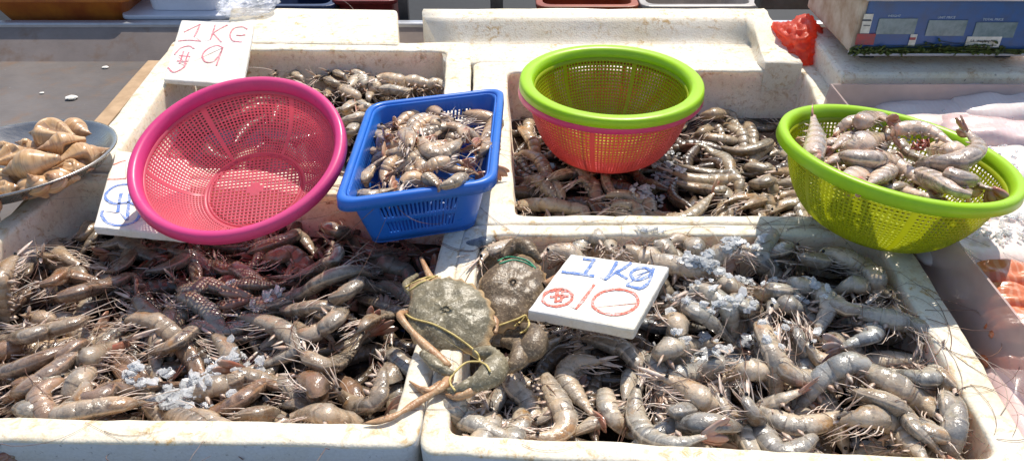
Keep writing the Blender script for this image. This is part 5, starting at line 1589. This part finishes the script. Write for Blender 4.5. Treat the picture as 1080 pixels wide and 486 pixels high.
def XW(px, Y, py=12):
    d = ray(px, py); return d.x / d.y * Y
taper_tub('tub', XW(17, 2.0), XW(126, 2.0), 2.0, 2.32, -.115, .004, .05, M['orange'], 'stained orange tub behind the steel counter')
taper_tub('foam_tray', XW(134, 1.97), XW(238, 1.97), 1.97, 2.2, -.12, -.045, 0.004, M['lilac'], 'white plastic tray under the white lid beside the orange tub', 'tray', open_=False)
taper_tub('white_lid', XW(158, 1.99), XW(232, 1.99), 1.99, 2.18, -.045, .05, .006, M['lilac'], 'upturned white plastic lid on the white tray', 'lid', open_=False)
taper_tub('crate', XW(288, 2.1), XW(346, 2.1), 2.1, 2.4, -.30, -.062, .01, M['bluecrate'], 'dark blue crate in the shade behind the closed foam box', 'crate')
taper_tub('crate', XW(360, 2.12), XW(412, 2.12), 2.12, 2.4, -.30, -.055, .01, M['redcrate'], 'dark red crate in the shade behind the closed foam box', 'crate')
taper_tub('tub', XW(576, 2.05), XW(662, 2.05), 2.05, 2.3, -.30, -.045, .015, M['rust'], 'orange-brown tub behind the long foam lid')
taper_tub('tub', XW(684, 2.05), XW(788, 2.05), 2.05, 2.3, -.30, -.045, .012, M['cleartub'], 'cloudy clear tub behind the right end of the long foam lid')
for x, w, lb in ((426, .012, 'grey metal post behind the gap between the foam lids'), (524, .016, 'thin grey metal post in the dark behind the long foam lid')):
    m2 = MB(); m2.box((0, 0, 0), w * 2, .03, .9); o = m2.build('metal_post', M['darkgrey'], None); o.location = (XW(x, 2.02), 2.02, -.25); bevel(o, .003); tag(o, lb, 'post')
m2 = MB(); m2.box((0, 0, 0), .20, .05, .03); o = m2.build('metal_rail', M['darkgrey'], None); o.location = P(850, 8, .02) + Vector((0, .05, 0)); bevel(o, .004); tag(o, 'grey metal rail behind the red plastic bag', 'rail')
mb = MB(); q = [mb.vert(p) for p in ((-6, -2, -.9), (6, -2, -.9), (6, 9, -.9), (-6, 9, -.9))]; mb.face(q, 0, False)
tag(mb.build('ground', M['ground']), 'dark wet asphalt ground behind the stall', None, None, 'structure')
# added black sheet that paints the dark space behind the counter
m2 = MB(); m2.box((0, 0, 0), 4.2, 2.0, .02); o = m2.build('dark_backdrop', M['blackstuff'], None); o.location = (0, 2.95, -.34); tag(o, 'black sheet added for the dark space behind the counter', 'mat')

# ------------------------------------------------------------------ camera, sun, sky
cam = bpy.data.cameras.new('camera'); cam.sensor_width = 36.0; cam.sensor_fit = 'HORIZONTAL'; cam.lens = 36.0 * FPX / 1080.0
cam.clip_start = 0.02; cam.clip_end = 200
co = bpy.data.objects.new('camera', cam); C.objects.link(co); co.location = (0, 0, EYE); co.rotation_euler = (math.pi / 2 - PITCH, 0, 0)
bpy.context.scene.camera = co
AZ, EL = math.radians(20), math.radians(58)
sdir = Vector((math.sin(AZ) * math.cos(EL), math.cos(AZ) * math.cos(EL), math.sin(EL)))
sun = bpy.data.lights.new('sun', 'SUN'); sun.energy = 3.9; sun.angle = math.radians(0.5); sun.color = (1.0, 0.93, 0.82)
so_ = bpy.data.objects.new('sun', sun); C.objects.link(so_); so_.rotation_euler = sdir.to_track_quat('Z', 'Y').to_euler()
w = bpy.data.worlds.new('World'); bpy.context.scene.world = w; w.use_nodes = True
nt = w.node_tree; nt.nodes.clear()
sky = nt.nodes.new('ShaderNodeTexSky'); sky.sky_type = 'NISHITA'; sky.sun_disc = False; sky.sun_elevation = EL; sky.sun_rotation = AZ
bg = nt.nodes.new('ShaderNodeBackground'); bg.inputs[1].default_value = 0.125
wo_ = nt.nodes.new('ShaderNodeOutputWorld'); nt.links.new(sky.outputs[0], bg.inputs[0]); nt.links.new(bg.outputs[0], wo_.inputs[0])
sc = bpy.context.scene
sc.view_settings.view_transform = 'Standard'; sc.view_settings.look = 'None'; sc.view_settings.exposure = 0.47; sc.view_settings.gamma = 1.0
sc.cycles.max_bounces = 8; sc.cycles.transparent_max_bounces = 12
